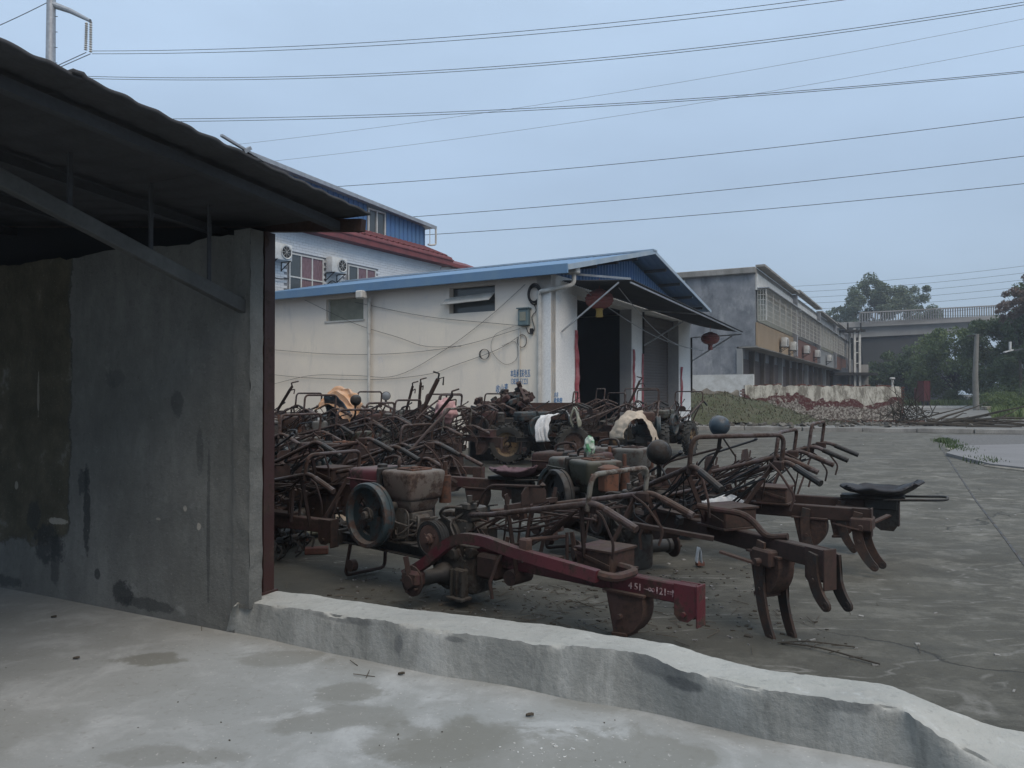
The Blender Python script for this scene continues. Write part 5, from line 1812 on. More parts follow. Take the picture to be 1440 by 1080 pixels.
TR = 'walking tractors crowded in the yard'
def tiller(label, x, y, head, tank='dred', hop=None, eng='iron', fly='teal', wheels=False, hz=.81, hw=.30, hl=1.35, hoop=.15, hoopm='tube', tm='tube', beam=1.8, bz=.0, beamm='dred', box=True, seat=None, tines=(), lamp=None, pole=None, engine=True, pitch=0, roll=0, cone=True, brace=False, rotor=False, air=False, guard=False, seed=0, text_=False, z=0):
    T = thing('walking_tractor', label, 'tractor', (x, y, (.20 if wheels else 0) + z), (R(roll), R(-pitch), R(head)), TR)
    part('frame', M['dark'], p_frame, 'frame', T)
    part('stand', M['rust'], p_stand, 'front_stand', T)
    if engine:
        part('block', M[eng], p_block, 'engine_block', T)
        h_ = part('hopper', M[hop or tank], p_hopper, 'water_hopper', T)
        part('lid', M['rust2'] if seed % 3 == 0 else M['rust'], p_lid, 'hopper_lid', h_)
        k_ = part('tank', M[tank], p_tank, 'fuel_tank', T)
        part('cap', M['dark'], p_cap, 'filler_cap', k_)
        part('strap', M['dark'], p_strap, 'tank_strap', T)
        part('hose', M['rust'] if seed % 2 == 0 else M['dark'], p_hose, 'fuel_hose', T)
        f_ = part('fly', M[fly], p_fly, 'flywheel', T)
        part('web', M[fly], p_web, 'flywheel_web', f_)
        part('nut', M['iron'], p_nut, 'starting_dog', f_)
        part('muffler', M['rust2'], p_muffler, 'muffler', T)
        if air: part('aircl', M['rust2'] if air == 2 else M['iron'], p_aircl, 'air_cleaner', T)
        if guard:
            def f(mb):
                for (r0, y0) in ((.262, .20),):
                    mb.lathe([(r0 - .012, 0), (r0, 0), (r0, .13), (r0 - .012, .13), (r0 - .012, 0)], (.63, y0, .535), (0, 1, 0), 26, -.35 if 0 else .3, .3 + PI * 1.15)
            part('guard', M['rust'], f, 'belt_guard', T)
    g_ = part('gear', M['iron'], p_gear, 'gearbox', T)
    part('pulley', M['dark'], p_pulley, 'drive_pulley', g_)
    part('pulley_hub', M['rust3'], p_pulley_hub, 'pulley_hub', g_)
    part('axle', M['dark'], p_axle, 'axle', T)
    if wheels:
        for sg in (-1, 1):
            w_ = part('tyre', M['tyre'], p_tyre, 'wheel', T)
            w_.location = (-.02, sg * .42, .20)
            w_.rotation_euler = (0, random.uniform(0, 3), 0 if sg > 0 else PI)
            part('rim', M['rimp'] if seed % 2 else M['tube'], p_rim, 'rim', w_)
    else:
        h_ = part('hub', M['rust'], p_hub, 'axle_flange', T)
        h_ = part('hub', M['rust'], p_hub, 'axle_flange', T); h_.rotation_euler = (0, 0, PI); h_.location = (-.04, 0, 0)
    for sg in (1, -1):
        t_ = part(('handle', sg, hz, hw, hl), M[tm], lambda mb: mb.tube(handle_pts(sg, hz, hw, hl), .017, 9), 'handlebar', T, 60)
        part(('grip', sg, hz, hw, hl), M['dark' if seed % 2 else tm], lambda mb: mb.tube([(-hl - .07, sg * (hw + .003), hz - .03), (-hl - .27, sg * (hw + .011), hz - .112)], .022, 10), 'grip', t_)
        def lev(mb):
            mb.tube(fillet([(-hl + .12, sg * (hw - .03), hz - .02), (-hl - .0, sg * (hw - .06), hz - .07), (-hl - .10, sg * (hw - .03), hz - .21), (-hl - .08, sg * (hw - .05), hz - .30)], .03, 3), .008, 6)
            mb.box((-hl + .05, sg * (hw - .02), hz - .03), (.09, .025, .06), bev=.008)
        part(('lever', sg, hz, hw, hl), M['rust'], lev, 'clutch_lever', t_)
    if hoop:
        hx = -hl + .05
        part(('hoop', hz, hw, hl, hoop), M[hoopm], lambda mb: mb.tube(fillet([(hx, hw, hz - .05), (hx - .03, hw, hz + hoop), (hx - .03, -hw, hz + hoop), (hx, -hw, hz - .05)], .07, 5), .015, 9), 'hoop_bar', T, 60)
    # struts carrying the handlebars, cross plate and control rods
    zb = .36 + bz
    def struts(mb):
        for sg in (-1, 1):
            mb.bar((-.62, sg * .10, zb - .05), (-.66, sg * hw * .84, .68 + (hz - .78) * .4 + .10), .030, .008, up=(1, 0, 0))
            mb.bar((-1.12, sg * .06, zb), (-hl + .10, sg * hw * .97, hz - .02), .030, .010, up=(1, 0, 0))
        mb.bar((-.66, -hw * .84, .70 + (hz - .78) * .4), (-.66, hw * .84, .70 + (hz - .78) * .4), .03, .03)
        mb.prism([(-.12, -.04), (.12, -.04), (.12, .03), (.08, .07), (-.08, .07), (-.12, .03)], (-.68, 0, .74 + (hz - .78) * .4), (0, 1, 0), (0, 0, 1), .008)
    part(('struts', hz, hw, hl, bz), M['rust'], struts, 'handlebar_strut', T)
    def rods(mb):
        rr = random.Random(seed * 13 + 5)
        for k in range(11):
            y0 = rr.uniform(-.12, .12); y1 = rr.choice((-1, 1)) * rr.uniform(.05, hw - .03)
            pts = [(-.14, y0, .50 + rr.uniform(-.08, .14)), (-.55, (y0 + y1) / 2, .58 + rr.uniform(-.06, .08)), (-hl + rr.uniform(.05, .4), y1, hz - rr.uniform(.03, .14))]
            mb.tube(catmull(pts, 4), rr.uniform(.0035, .008), 5)
        # gear lever with knob, cables that loop down
        mb.tube(fillet([(-.16, .0, .62), (-.30, .02, .80), (-.78, .05, hz + .02)], .08, 4), .010, 7)
        mb.lathe([(0, -.02), (.02, 0), (0, .02)], (-.79, .05, hz + .03), (0, 0, 1), 8)
        for k in range(6):
            xx = rr.uniform(-1.1, -.25); yy = rr.uniform(-.16, .16)
            mb.bar((xx, yy, zb + .03), (xx + rr.uniform(-.12, .12), yy + rr.uniform(-.05, .05), rr.uniform(.55, .74)), rr.uniform(.010, .03), .008, up=(1, 0, 0))
        for k in range(4):
            xx = rr.uniform(-1.0, -.3); yy = rr.uniform(-.14, .14); z_ = rr.uniform(.50, .68)
            mb.box((xx, yy, z_), (rr.uniform(.04, .10), rr.uniform(.02, .05), rr.uniform(.03, .07)), (0, rr.uniform(-.5, .5), rr.uniform(-.5, .5)))
            mb.cyl((xx, yy - .03, z_), (xx, yy + .03, z_), .012, 7)
        for k in range(6):
            y0 = rr.uniform(-.2, .2)
            mb.tube(catmull([(-.2, y0 * .3, .55), (-.45, y0, .42 + rr.uniform(-.05, .1)), (-.8, y0 * 1.2, .52), (-hl + .1, hw * (1 if y0 > 0 else -1), hz - .04)], 5), .0045, 5)
    part(('rods', seed), M['wire' if seed % 2 else 'rust'], rods, 'control_rods', T)
    def bm_(mb):
        mb.box((-(beam + .16) / 2, 0, zb), (beam - .16, .075, .105), bev=.006)
    if beam:
        b_ = part(('beam', beam, bz), M[beamm], bm_, 'draw_beam', T)
        def flange(mb):
            mb.prism([(0, .055), (.13, .055), (.13, -.11), (.10, -.14), (.05, -.14), (0, -.10)], (-beam - .02, .042, zb), (1, 0, 0), (0, 0, 1), .012)
            mb.prism([(0, .055), (.13, .055), (.13, -.11), (.10, -.14), (.05, -.14), (0, -.10)], (-beam - .02, -.032, zb), (1, 0, 0), (0, 0, 1), .012)
            mb.box((-beam - .025, 0, zb - .05), (.012, .09, .22), bev=.003)
            mb.cyl((-beam + .05, .06, zb - .10), (-beam + .05, -.06, zb - .10), .014, 8)
        part(('flange', beam, bz), M[beamm], flange, 'beam_flange', b_)
        if cone:
            part(('cone', beam, bz), M['rust3'], lambda mb: hitch_cone(mb, -beam + .42, zb - .05, min(.24, zb - .07)), 'hitch_cone', T)
        def brk(mb):
            mb.box((-.60, .0, zb + .062), (.55, .11, .02))
            mb.tube([(-.45, .03, zb + .06), (-.45, .09, zb), (-.45, .16, zb - .12), (-.47, .16, zb - .22)], .012, 6)
            mb.box((-.35, 0, zb - .05), (.18, .20, .16), bev=.02)
            mb.cyl((-.55, -.09, zb - .09), (-.55, .09, zb - .09), .05, 12)
        part(('brk', bz), M['rust'], brk, 'beam_bracket', T)
    if box:
        part(('box', bz), M['dred'], lambda mb: (mb.box((-1.22, 0, zb + .12), (.24, .25, .12), bev=.008), mb.box((-1.22, 0, zb + .183), (.26, .27, .012)), mb.box((-1.22, 0, zb + .058), (.27, .28, .012)), mb.bar((-1.34, .135, zb + .10), (-1.10, .135, zb + .16), .008, .02)), 'tool_box', T)
    if seat:
        sx_, sm = seat
        def st_(mb):
            mb.bar((sx_ + .3, 0, zb + .07), (sx_ - .20, 0, zb + .085), .16, .03)
            mb.tube(fillet([(sx_ - .05, .15, zb + .07), (sx_ - .52, .13, zb + .10), (sx_ - .52, -.13, zb + .10), (sx_ - .05, -.15, zb + .07)], .09, 5), .011, 7)
            mb.box((sx_ - .02, 0, zb + .02), (.26, .14, .09), bev=.01)
            mb.prism([(-.10, 0), (.10, 0), (.10, -.20), (.04, -.24), (-.06, -.24), (-.10, -.18)], (sx_ - .06, .06, zb + .04), (1, 0, 0), (0, 0, 1), .12)
        part(('seatpost', sx_, bz), M['dark'], st_, 'seat_bracket', T)
        def se(mb):
            def f(i, j):
                u, v = i * 2 - 1, j * 2 - 1
                rr = min(1, math.sqrt(u * u + v * v))
                sc_ = 1 / max(1, math.sqrt(u * u + v * v))
                uu, vv = u * sc_, v * sc_
                return (sx_ - .02 + uu * .33, vv * .20, zb + .10 + .06 * rr ** 3 + (.10 if uu < -.3 else 0) * (-uu - .3) + .022 * mnoise.noise(Vector((uu * 3, vv * 3, seed))))
            mb.grid(f, 16, 14)
        o = part(('seat', sx_, bz, sm), M[sm], se, 'seat', T, 60)
        solid(o, .022)
    for (ty, L_, lean, tx_) in tines:
        part(('tine', ty, L_, lean, tx_, bz), M['tine'], lambda mb: tine(mb, tx_, ty, zb - .02, L_, lean), 'plough_arm', T)
    if tines:
        tx_ = tines[0][3]
        def hd(mb):
            mb.box((tx_, 0, zb - .06), (.16, .20, .10), bev=.012)
            mb.cyl((tx_, -.14, zb - .08), (tx_, .14, zb - .08), .02, 10)
            mb.bar((tx_, .10, zb - .10), (tx_ + .16, .26, zb - .04), .05, .012); mb.bar((tx_, -.10, zb - .10), (tx_ - .16, -.26, zb - .02), .05, .012)
        part(('plhead', tx_, bz), M['rust'], hd, 'plough_head', T)
    if lamp:
        lx, ly, lz, face = lamp
        L = bpy.data.objects.new('headlamp', None)
        def lf(mb):
            mb.lathe([(0, -.085), (.045, -.078), (.078, -.05), (.098, -.0), (.098, .02), (.104, .024), (.104, .038), (.095, .042)], (0, 0, 0), (1, 0, 0), 22)
        L = part('lampshell', M['lamp'] if seed % 2 == 0 else M['dark'], lf, 'headlamp', T)
        part('lampglass', M['galv'], lambda mb: mb.lathe([(.096, .040), (.06, .052), (0, .058)], (0, 0, 0), (1, 0, 0), 20), 'lens', L)
        L.location = (lx, ly, lz); L.scale = (.85, .85, .85); L.rotation_euler = (0, R(10), R(face - head))
        def lbk(mb):
            mb.bar((lx, ly, lz - .07), (lx + .03, ly * .8, lz - .20), .03, .012); mb.bar((lx + .03, ly * .8, lz - .20), (lx + .16, ly * .5, .66 + (hz - .78) * .5), .028, .012)
            mb.bar((lx, ly, lz - .07), (lx - .10, ly * .6, lz - .26), .02, .008)
        part(('lampbk', lx, ly, lz, hz), M['dark'], lbk, 'lamp_bracket', T)
    if pole:
        px_, py_, dx, dy, L_ = pole
        def po(mb):
            p0 = Vector((px_, py_, .45)); d = Vector((dx, dy, 1)).normalized(); p1 = p0 + d * L_
            mb.tube([p0, p1], .024, 8)
            mb.tube(fillet([p1, p1 + Vector((-.03, .05, .06)), p1 + Vector((-.03, -.12, .09))], .02, 3), .013, 6)
            mb.tube(fillet([p1 - d * .10, p1 + Vector((-.08, .02, -.05)), p1 + Vector((-.10, .06, -.13))], .02, 3), .011, 6)
            mb.tube([p1 - d * .5 + Vector((0, .03, 0)), p1 - d * .05 + Vector((0, .03, 0))], .009, 5)
        part(('pole', pole), M['rust'], po, 'gear_lever_column', T)
    if rotor:
        def ro(mb):
            mb.cyl((-.62, -.36, .17), (-.62, .36, .17), .028, 10)
            for k in range(9):
                yy = -.33 + k * .082
                for a in (k * .9, k * .9 + PI / 2, k * .9 + PI, k * .9 - PI / 2):
                    mb.tube(fillet([(-.62, yy, .17), (-.62 + .13 * math.cos(a), yy, .17 + .13 * math.sin(a)), (-.62 + .16 * math.cos(a + .5), yy + .04, .17 + .16 * math.sin(a + .5))], .03, 2), .010, 4)
        part('rotor', M['dark'], ro, 'tilling_rotor', T)
    if brace:
        def br(mb):
            pts = [(.08, .40, .22), (-.12, .40, .33), (-.38, .41, .50), (-.62, .42, .535), (-.90, .42, .50), (-1.30, .40, .46), (-1.44, .39, .445)]
            c = catmull(pts, 6)
            for i in range(len(c) - 1):
                mb.bar(c[i] - (c[i + 1] - c[i]) * .04, c[i + 1], .05, .062)
            d = Vector((-.0, -.35, .0))
        part('brace', M['red'], br, 'curved_draw_arm', T)
        def br2(mb):
            mb.tube(fillet([(-1.38, .385, .46), (-1.52, .36, .44), (-1.50, .10, .43), (-1.36, .06, .43)], .08, 4), .024, 8)
        part('brace2', M['dred'], br2, 'arm_end_loop', T)
        part('brace3', M['dred'], lambda mb: mb.box((-.02, .42, .22), (.16, .09, .10), bev=.02), 'arm_clamp', T)
        part('brace4', M['rust3'], lambda mb: (mb.box((-.95, .40, .545), (.07, .05, .08), bev=.01), mb.tube([(-.93, .38, .57), (-1.0, .1, .56)], .012, 6)), 'arm_stop', T)
    if text_:
        text('4 51 –∞121=N', .052, M['whitepr'], b_, (-1.40, .039, zb - .02), PI, sx=.95, name='chalk_marking', bold=.0006)
    return T

# the nearest one, red draw arm towards the camera
tiller('nearest walking tractor with faded red tanks, big grey-blue flywheel and curved crimson draw arm', -.37, 5.29, 138.5,
       tank='tankp', hop='tankred', fly='teal', hz=.81, hw=.29, hoop=.15, hoopm='tube2', beam=1.80, beamm='red', brace=True, seed=0, text_=True, bz=-.03)
tiller('tractor with drab olive tanks, belt guard and plough arms nearest the kerb', .88, 6.0, 113.6,
       tank='olive', eng='dark', fly='dark', hz=.97, hw=.36, hoop=.17, beam=2.02, bz=.15, tines=((.07, .47, .36, -1.62), (-.06, .46, .34, -1.66), (.05, .22, .55, -2.0), (-.07, .22, .52, -2.04)), lamp=(-.66, .14, 1.0, 70), air=2, guard=True, seed=3, beamm='rust')
tiller('tractor with blue-grey headlamp and twin plough arms behind the olive-tanked one', 1.12, 6.97, 148,
       tank='dred', hz=.92, hw=.33, hoop=.18, beam=1.92, bz=.10, tines=((.07, .36, .5, -1.88), (-.06, .36, .5, -1.92), (.06, .34, .4, -1.5)), lamp=(-.84, .22, 1.14, 110), seed=4, eng='dark', beamm='rust', cone=True)
tiller('rearmost right tractor with long black vinyl seat sticking out over the open yard', 1.62, 7.62, 149,
       tank='greyt', hz=.95, hw=.33, hoop=.19, beam=1.95, bz=.07, seat=(-1.82, 'vinyl'), lamp=None, seed=5, tines=((.06, .36, .45, -1.55),), beamm='rust', box=False)
tiller('tractor with mauve foam seat cover behind the nearest flywheel', -1.50, 8.45, 150,
       tank='dred', hz=.76, hl=.92, hoop=.0, beam=1.75, bz=.14, box=False, seat=(-1.80, 'clothm'), seed=6, beamm='dred')
tiller('tractor with dull red tool trough in the second row by the mauve seat', -2.25, 9.65, 150,
       tank='greyt', hz=.84, hoop=.2, beam=1.7, seed=7, box=True, bz=.05)
tiller('tractor with wide pale hoop bar in the middle of the crowd', -1.90, 11.2, 151,
       tank='olive', hz=.96, hw=.34, hoop=.24, hoopm='tube2', beam=1.7, seed=8, lamp=None, pole=(-.4, .1, -.9, -.1, 1.25))
tiller('tractor beside the shed post with long handlebars rising to the right', -2.55, 7.15, 148,
       tank='dred', hop='olive', hz=1.02, hw=.3, hoop=.0, beam=1.5, bz=.24, seed=9, rotor=True)
tiller('rusty tractor tucked close behind the shed post, grey tank', -2.50, 6.75, 147,
       tank='greyt', hz=.80, hw=.28, hoop=.14, beam=1.3, seed=10, rotor=True, box=False, cone=False)
tiller('tractor hidden under a tangle of rods behind the faded red tanks', -2.02, 7.78, 148,
       tank='dred', engine=False, hz=.94, hw=.29, hoop=.0, beam=1.5, seed=11, rotor=True)
# middle and back rows
rowsT = [(-3.55, 9.3, 152, 'greyt', 0, .98, .2, None, 'tractor with grey tank just showing right of the shed post, second row'),
         (-3.15, 10.6, 148, 'olive', 1, .84, .18, None, 'tractor with moss-coloured tanks and white jug beside it'),
         (-3.95, 12.0, 150, 'teal', 1, .96, .2, None, 'tractor with blue-grey tanks nearest the post in the third row'),
         (-2.75, 12.3, 151, 'greyt', 1, .92, .22, None, 'tractor below the orange plastic sheet'),
         (-2.15, 13.3, 149, 'dred', 1, 1.0, .2, None, 'tractor with rusty tank and long slanting lever column'),
         (-4.75, 14.2, 152, 'teal', 1, 1.02, .2, (-.3, .1, -.9, .1, 1.2), 'tractor at the far left with lever column leaning right, last row'),
         (-3.65, 14.3, 150, 'olive', 1, 1.0, .22, None, 'tractor with small hoop bar before the left window, last row'),
         (-2.55, 14.8, 150, 'tankred', 1, 1.02, .2, (-.5, 0, -.3, .0, .95), 'tractor with faded red tank against the cream wall'),
         (-1.55, 15.3, 152, 'greyt', 1, 1.04, .2, None, 'tractor with hoop bar straight below the left window downpipe'),
         (-2.25, 14.9, 147, 'dred', 1, 1.02, .22, (-.6, .1, -.15, .1, 1.0), 'tractor with upright hooked lever beside the pink bag'),
         (-3.05, 11.4, 153, 'dred', 1, .92, .2, None, 'tractor with dark red trough under the long slanting tube')]
for k, (x, y, a, tk, wl, hz_, hp, po, lb) in enumerate(rowsT):
    lamp_ = (-.5, .25, 1.12, 80) if k in (3,) else ((.2, .1, 1.16, -75) if k in (9,) else None)
    tiller(lb, x, y, a, tank=tk, wheels=bool(wl), hz=hz_, hw=.32, hoop=hp, pole=po, seed=20 + k, beam=1.5, fly='dark' if k % 2 else 'teal', pitch=random.uniform(-1, 2), lamp=lamp_, rotor=k % 3 == 0, box=k % 2 == 0, seat=(-1.4, 'vinyl') if k in (2, 7) else None, tm='rust' if k % 2 else 'tube', air=k % 2, brace=False, beamm='rust')
# front row by the warehouse doors, standing on lugged wheels
tiller('tractor on big lugged wheels left of the white rag, its flywheel towards the yard', -.02, 15.7, 168, tank='greyt', hop='dred', wheels=True, hz=1.02, hw=.34, hoop=.22, seed=41, beam=1.5, fly='dark', air=1)
tiller('tractor draped with a white rag before the first doorway pillar', 1.0, 15.6, 205, tank='teal', wheels=True, hz=1.0, hw=.34, hoop=.22, seed=42, beam=1.4, fly='teal', eng='dark')
tiller('tractor in front of the open doorway with upright lever column', 2.05, 17.0, 215, tank='dred', wheels=True, hz=1.05, hw=.34, hoop=.24, seed=43, beam=1.4, pole=(-.3, .1, -.35, .3, 1.15), fly='dark')
tiller('tractor facing the camera under a cream sack cloth', 2.72, 15.9, 262, tank='dred', wheels=True, hz=1.06, hw=.38, hoop=.26, seed=44, beam=1.3, fly='teal', eng='teal')
tiller('tractor half hidden right of the sack-covered one by the roller shutter', 3.65, 17.6, 240, tank='olive', wheels=True, hz=1.04, hw=.34, hoop=.22, seed=45, beam=1.4)
tiller('tractor with stained tin seat and tall hoop left of the open doorway', .75, 17.6, 190, tank='dred', wheels=True, hz=1.08, hw=.34, hoop=.24, seed=46, beam=1.4, fly='dark')

# ------------------------------------------------------------------ rags, sheets and bags lying on the tractors
def drape(name, label, cat, path, width, m, seed, fold=.05, th=.006, nu=26, nv=16, wob=.25):
    """cloth that follows a path of points and spreads sideways along width, with folds"""
    c = catmull([Vector(p) for p in path], max(2, nu // (len(path) - 1)))
    wv = Vector(width)
    mb = MB()
    def f(i, j):
        k = min(len(c) - 1, int(i * (len(c) - 1) + .5))
        p = c[k]
        t_ = (c[min(k + 1, len(c) - 1)] - c[max(k - 1, 0)]).normalized()
        nn = t_.cross(wv).normalized()
        edge = 1 + wob * mnoise.noise(Vector((i * 3, seed, j * 0)))
        q = p + wv * (j - .5) * edge
        q = q + nn * fold * (mnoise.noise(Vector((j * 5, i * 1.4, seed))) + .35 * mnoise.noise(Vector((j * 7, i * 4, seed + 3))))
        q = q + wv.normalized() * fold * .6 * mnoise.noise(Vector((i * 6, j * 3, seed + 8)))
        return q
    mb.grid(f, len(c) - 1, nv)
    o = mb.build(name, m, smooth=70)
    solid(o, th)
    return tag(o, label, cat)
mb = MB()
sc_c = P(895, 612, 14.75)
def sackf(i, j):
    a = PI * (1.06 - i * 1.12)
    dr = 1 - .42 * j
    sx_, sz_ = .37 * (1 + .25 * (abs(math.cos(a)) ** 3)), .47
    drop = -.12 * max(0, math.cos(a)) ** 4
    v = Vector((sx_ * math.cos(a) * dr, -.10 + .35 * (1 - j) - .10 * j, sz_ * math.sin(a) * (1 - .30 * j) + drop))
    nn = mnoise.noise(Vector((i * 9, j * 2.3, 3))) * .14 + mnoise.noise(Vector((i * 22, j * 4, 5))) * .06
    return sc_c + v * (1 + nn)
mb.grid(sackf, 50, 14)
o = mb.build('sack_cloth', M['clothc'], smooth=70)
solid(o, .008)
tag(o, 'cream sack cloth arched over the engine of the camera-facing tractor', 'cloth')
drape('white_rag', 'white rag hanging over a dark tank left of the doorway', 'cloth', [P(778, 584, 14.9), P(772, 584, 14.7), P(765, 590, 14.6), P(761, 604, 14.55), P(764, 621, 14.55)], (.26, -.05, .02), M['clothw'], 5, .06)
drape('white_plastic_sheet', 'crumpled white plastic sheet on a tool box in the right-hand crowd', 'plastic sheet', [P(990, 709, 5.2), P(1005, 704, 5.25), P(1022, 702, 5.3), P(1038, 706, 5.25), P(1053, 710, 5.2)], (.0, .16, .02), M['clothw'], 9, .045)
drape('orange_plastic_sheet', 'crumpled orange plastic sheet over a tractor near the cream wall', 'plastic sheet', [P(454, 562, 12.3), P(465, 557, 12.3), P(480, 560, 12.2), P(490, 570, 12.1), P(500, 583, 12.0)], (.22, .20, .30), M['clotho'], 12, .10)
drape('blue_tarpaulin', 'dark blue tarpaulin hanging under the orange sheet', 'tarpaulin', [P(458, 572, 12.25), P(470, 572, 12.2), P(484, 580, 12.1), P(496, 596, 12.0)], (-.0, .25, -.35), M['lamp'], 14, .07)
drape('white_plastic_bag', 'clear white plastic bag hanging beside the red paper strip', 'bag', [P(806, 600, 15.2), P(802, 588, 15.2), P(808, 574, 15.2), P(814, 588, 15.1), P(815, 600, 15.1)], (.03, .22, .03), M['paleglass'], 21, .06)
drape('white_cloth_strip', 'small white and red cloth strip behind the white rag', 'cloth', [P(786, 580, 15.5), P(796, 580, 15.5), P(802, 592, 15.4)], (.03, .3, -.08), M['clothw'], 23, .05)
def lump(name, label, cat, c, r, m, seed, sq=(1, 1, 1)):
    mb = MB()
    def f(i, j):
        a, b = i * 2 * PI, (j - .5) * PI
        d = Vector((math.cos(a) * math.cos(b), math.sin(a) * math.cos(b), math.sin(b)))
        k = 1 + .30 * mnoise.noise(d * 2.2 + Vector((seed, 0, 0))) + .16 * mnoise.noise(d * 5 + Vector((0, seed, 0))) + .10 * abs(mnoise.noise(d * 11))
        return Vector(c) + Vector((d.x * sq[0], d.y * sq[1], d.z * sq[2])) * r * k
    mb.grid(f, 40, 26)
    bmesh.ops.remove_doubles(mb.bm, verts=list(mb.bm.verts), dist=.0005)
    return tag(mb.build(name, m, smooth=70), label, cat)
lump('pink_bag', 'crumpled pale pink bag tied on a handlebar before the cream wall', 'bag', P(627, 578, 10.9), .155, M['clothp'], 2, (1, .9, 1.0))
lump('green_white_bag', 'knotted green and white bag standing on the olive tank', 'bag', P(829, 627, 6.55), .055, M['clothg'], 6, (.8, .8, 1.4))
jug = thing('plastic_jug', 'cloudy white plastic jug on a tractor frame near the shed post', 'jug', tuple(P(450, 614, 10.2)))
mb = MB(); mb.box((0, 0, .10), (.19, .14, .22), bev=.035, seg=3); mb.build('jug_body', M['clothw'] if 0 else M['greyt'], jug)
mb = MB(); mb.cyl((0, 0, .2), (0, 0, .25), .03); mb.build('jug_cap', M['white'], jug)
# pile of cast parts in front of the writing
random.seed(31)
pile = []
mb = MB()
for k in range(110):
    t_ = random.random() ** .8
    u = 664 + 74 * t_; v = 578 - 32 * t_ + random.uniform(0, 34 * (.35 + t_ * .65))
    c = P(u, v, 16.7 + random.uniform(-.45, .35))
    kk = random.random()
    rot = (random.uniform(-.6, .6), random.uniform(-.6, .6), random.uniform(0, 3))
    nm, m_ = ('scrap_part', M[random.choice(('dred', 'rust', 'dark', 'teal', 'dred'))])
    b = MB()
    if kk < .4:
        b.box((0, 0, 0), (.34, .12, .12), None, .02); b.lathe([(.03, 0), (.07, 0), (.07, .05), (.03, .05), (.03, 0)], (.1, 0, .05), (0, 0, 1), 12)
    elif kk < .7:
        b.lathe([(.05, -.03), (.12, -.03), (.12, .03), (.05, .03), (.05, -.03)], (0, 0, 0), (0, 0, 1), 16); b.bar((-.11, 0, 0), (.11, 0, 0), .03, .03)
    else:
        b.bar((-.35, 0, 0), (.35, 0, .0), .05, .05); b.box((.3, 0, .05), (.08, .1, .14), None, .01); b.box((-.3, 0, .02), (.1, .12, .1), None, .01)
    pile.append((b.mesh('scrap_part', m_), c, rot))
hp = thing('scrap_heap', 'sloping heap of red and grey cast machine parts before the blue wall writing', 'scrap heap', (-.35, 16.6, 0))
for me, c, rot in pile:
    o = link('scrap_part', me, hp); o.location = c - Vector(hp.location); o.rotation_euler = rot
b = MB()
b.box((0, 0, .45), (1.15, .8, .9), (0, 0, .1), .02); o = b.build('crate', M['dark'], hp)
b = MB(); b.bar((-.55, .1, .9), (.55, .1, 1.35), .5, .06); b.build('sloping_board', M['rust'], hp)
# low trailer side with flat top before the wall corner
tl_ = thing('trailer_box', 'rusty flat-sided trailer box standing before the warehouse corner', 'trailer', (.85, 17.2, 0), (0, 0, .1))
b = MB()
for (c, s_) in (((0, -.35, 1.02), (1.15, .04, .36)), ((0, .35, 1.02), (1.15, .04, .36)), ((-.56, 0, 1.02), (.04, .66, .36)), ((.56, 0, 1.02), (.04, .66, .36))): b.box(c, s_)
b.build('side_board', M['dred'], tl_, smooth=0)
b = MB(); b.box((0, 0, .82), (1.15, .66, .04)); b.build('floor_plate', M['dark'], tl_, smooth=0)
for dx in (-.5, .5):
    for dy in (-.3, .3):
        b = MB(); b.box((dx, dy, .4), (.05, .05, .8)); b.build('leg', M['dark'], tl_, smooth=0)

# loose rods, bars and frames lying across the crowd
random.seed(77)
rodsL = [((395, 652), (505, 622), 6.6, 6.3, .014, 'bent pale tube lying from the shed post towards the middle'),
         ((560, 655), (632, 575), 8.2, 9.2, .018, 'long straight tube leaning up towards the pink bag'),
         ((700, 700), (1010, 742), 4.9, 4.7, .0, ''),
         ((880, 735), (1003, 757), 4.75, 4.6, .022, 'flat rusty bar lying across the beams in front of the olive tanks'),
         ((620, 560), (585, 590), 12.4, 11.8, .015, 'thin hooked rod propped among the back rows')]
for a, b_, d0, d1, r_, lb in rodsL:
    if not lb: continue
    mb = MB(); mb.bar(P(*a, d0), P(*b_, d1), r_ * 2.2, r_ * 1.2, bev=.002) if 'bar' in lb else mb.tube(catmull([P(*a, d0), P(*a, d0).lerp(P(*b_, d1), .5) + Vector((0, 0, .02)), P(*b_, d1)], 4), r_, 8)
    tag(mb.build('loose_bar' if 'bar' in lb else 'loose_rod', M['rust']), lb, 'metal rod')
lev_ = thing('tall_lever', 'tall slanted lever column with hooked top rising above the middle of the crowd', 'lever', tuple(P(583, 600, 12.6)))
p0 = P(583, 600, 12.6); 
mb = MB(); mb.tube([Vector((0, 0, 0)), P(616, 533, 12.4) - p0], .036, 8); mb.tube([Vector((.02, .05, 0)), P(612, 538, 12.4) - p0], .014, 6); mb.build('column', M['rust'], lev_)
mb = MB(); q = P(616, 533, 12.4) - p0
mb.tube(fillet([q, q + Vector((.02, 0, .09)), q + Vector((-.08, 0, .12))], .02, 3), .016, 6); mb.tube([q, q + Vector((.09, 0, .03)), q + Vector((.08, 0, -.10))], .014, 6); mb.build('hook', M['dark'], lev_)

# curved red-brown arms in the right-hand crowd
mb = MB(); mb.tube(catmull([P(980, 711, 4.75), P(1005, 716, 4.7), P(1040, 722, 4.62), (P(1058, 733, 4.58)), P(1078, 753, 4.5), P(1107, 754, 4.42)], 6), .020, 9)
tag(mb.build('bent_arm', M['dred']), 'red-brown bent arm curving down beside the white plastic sheet', 'metal arm')

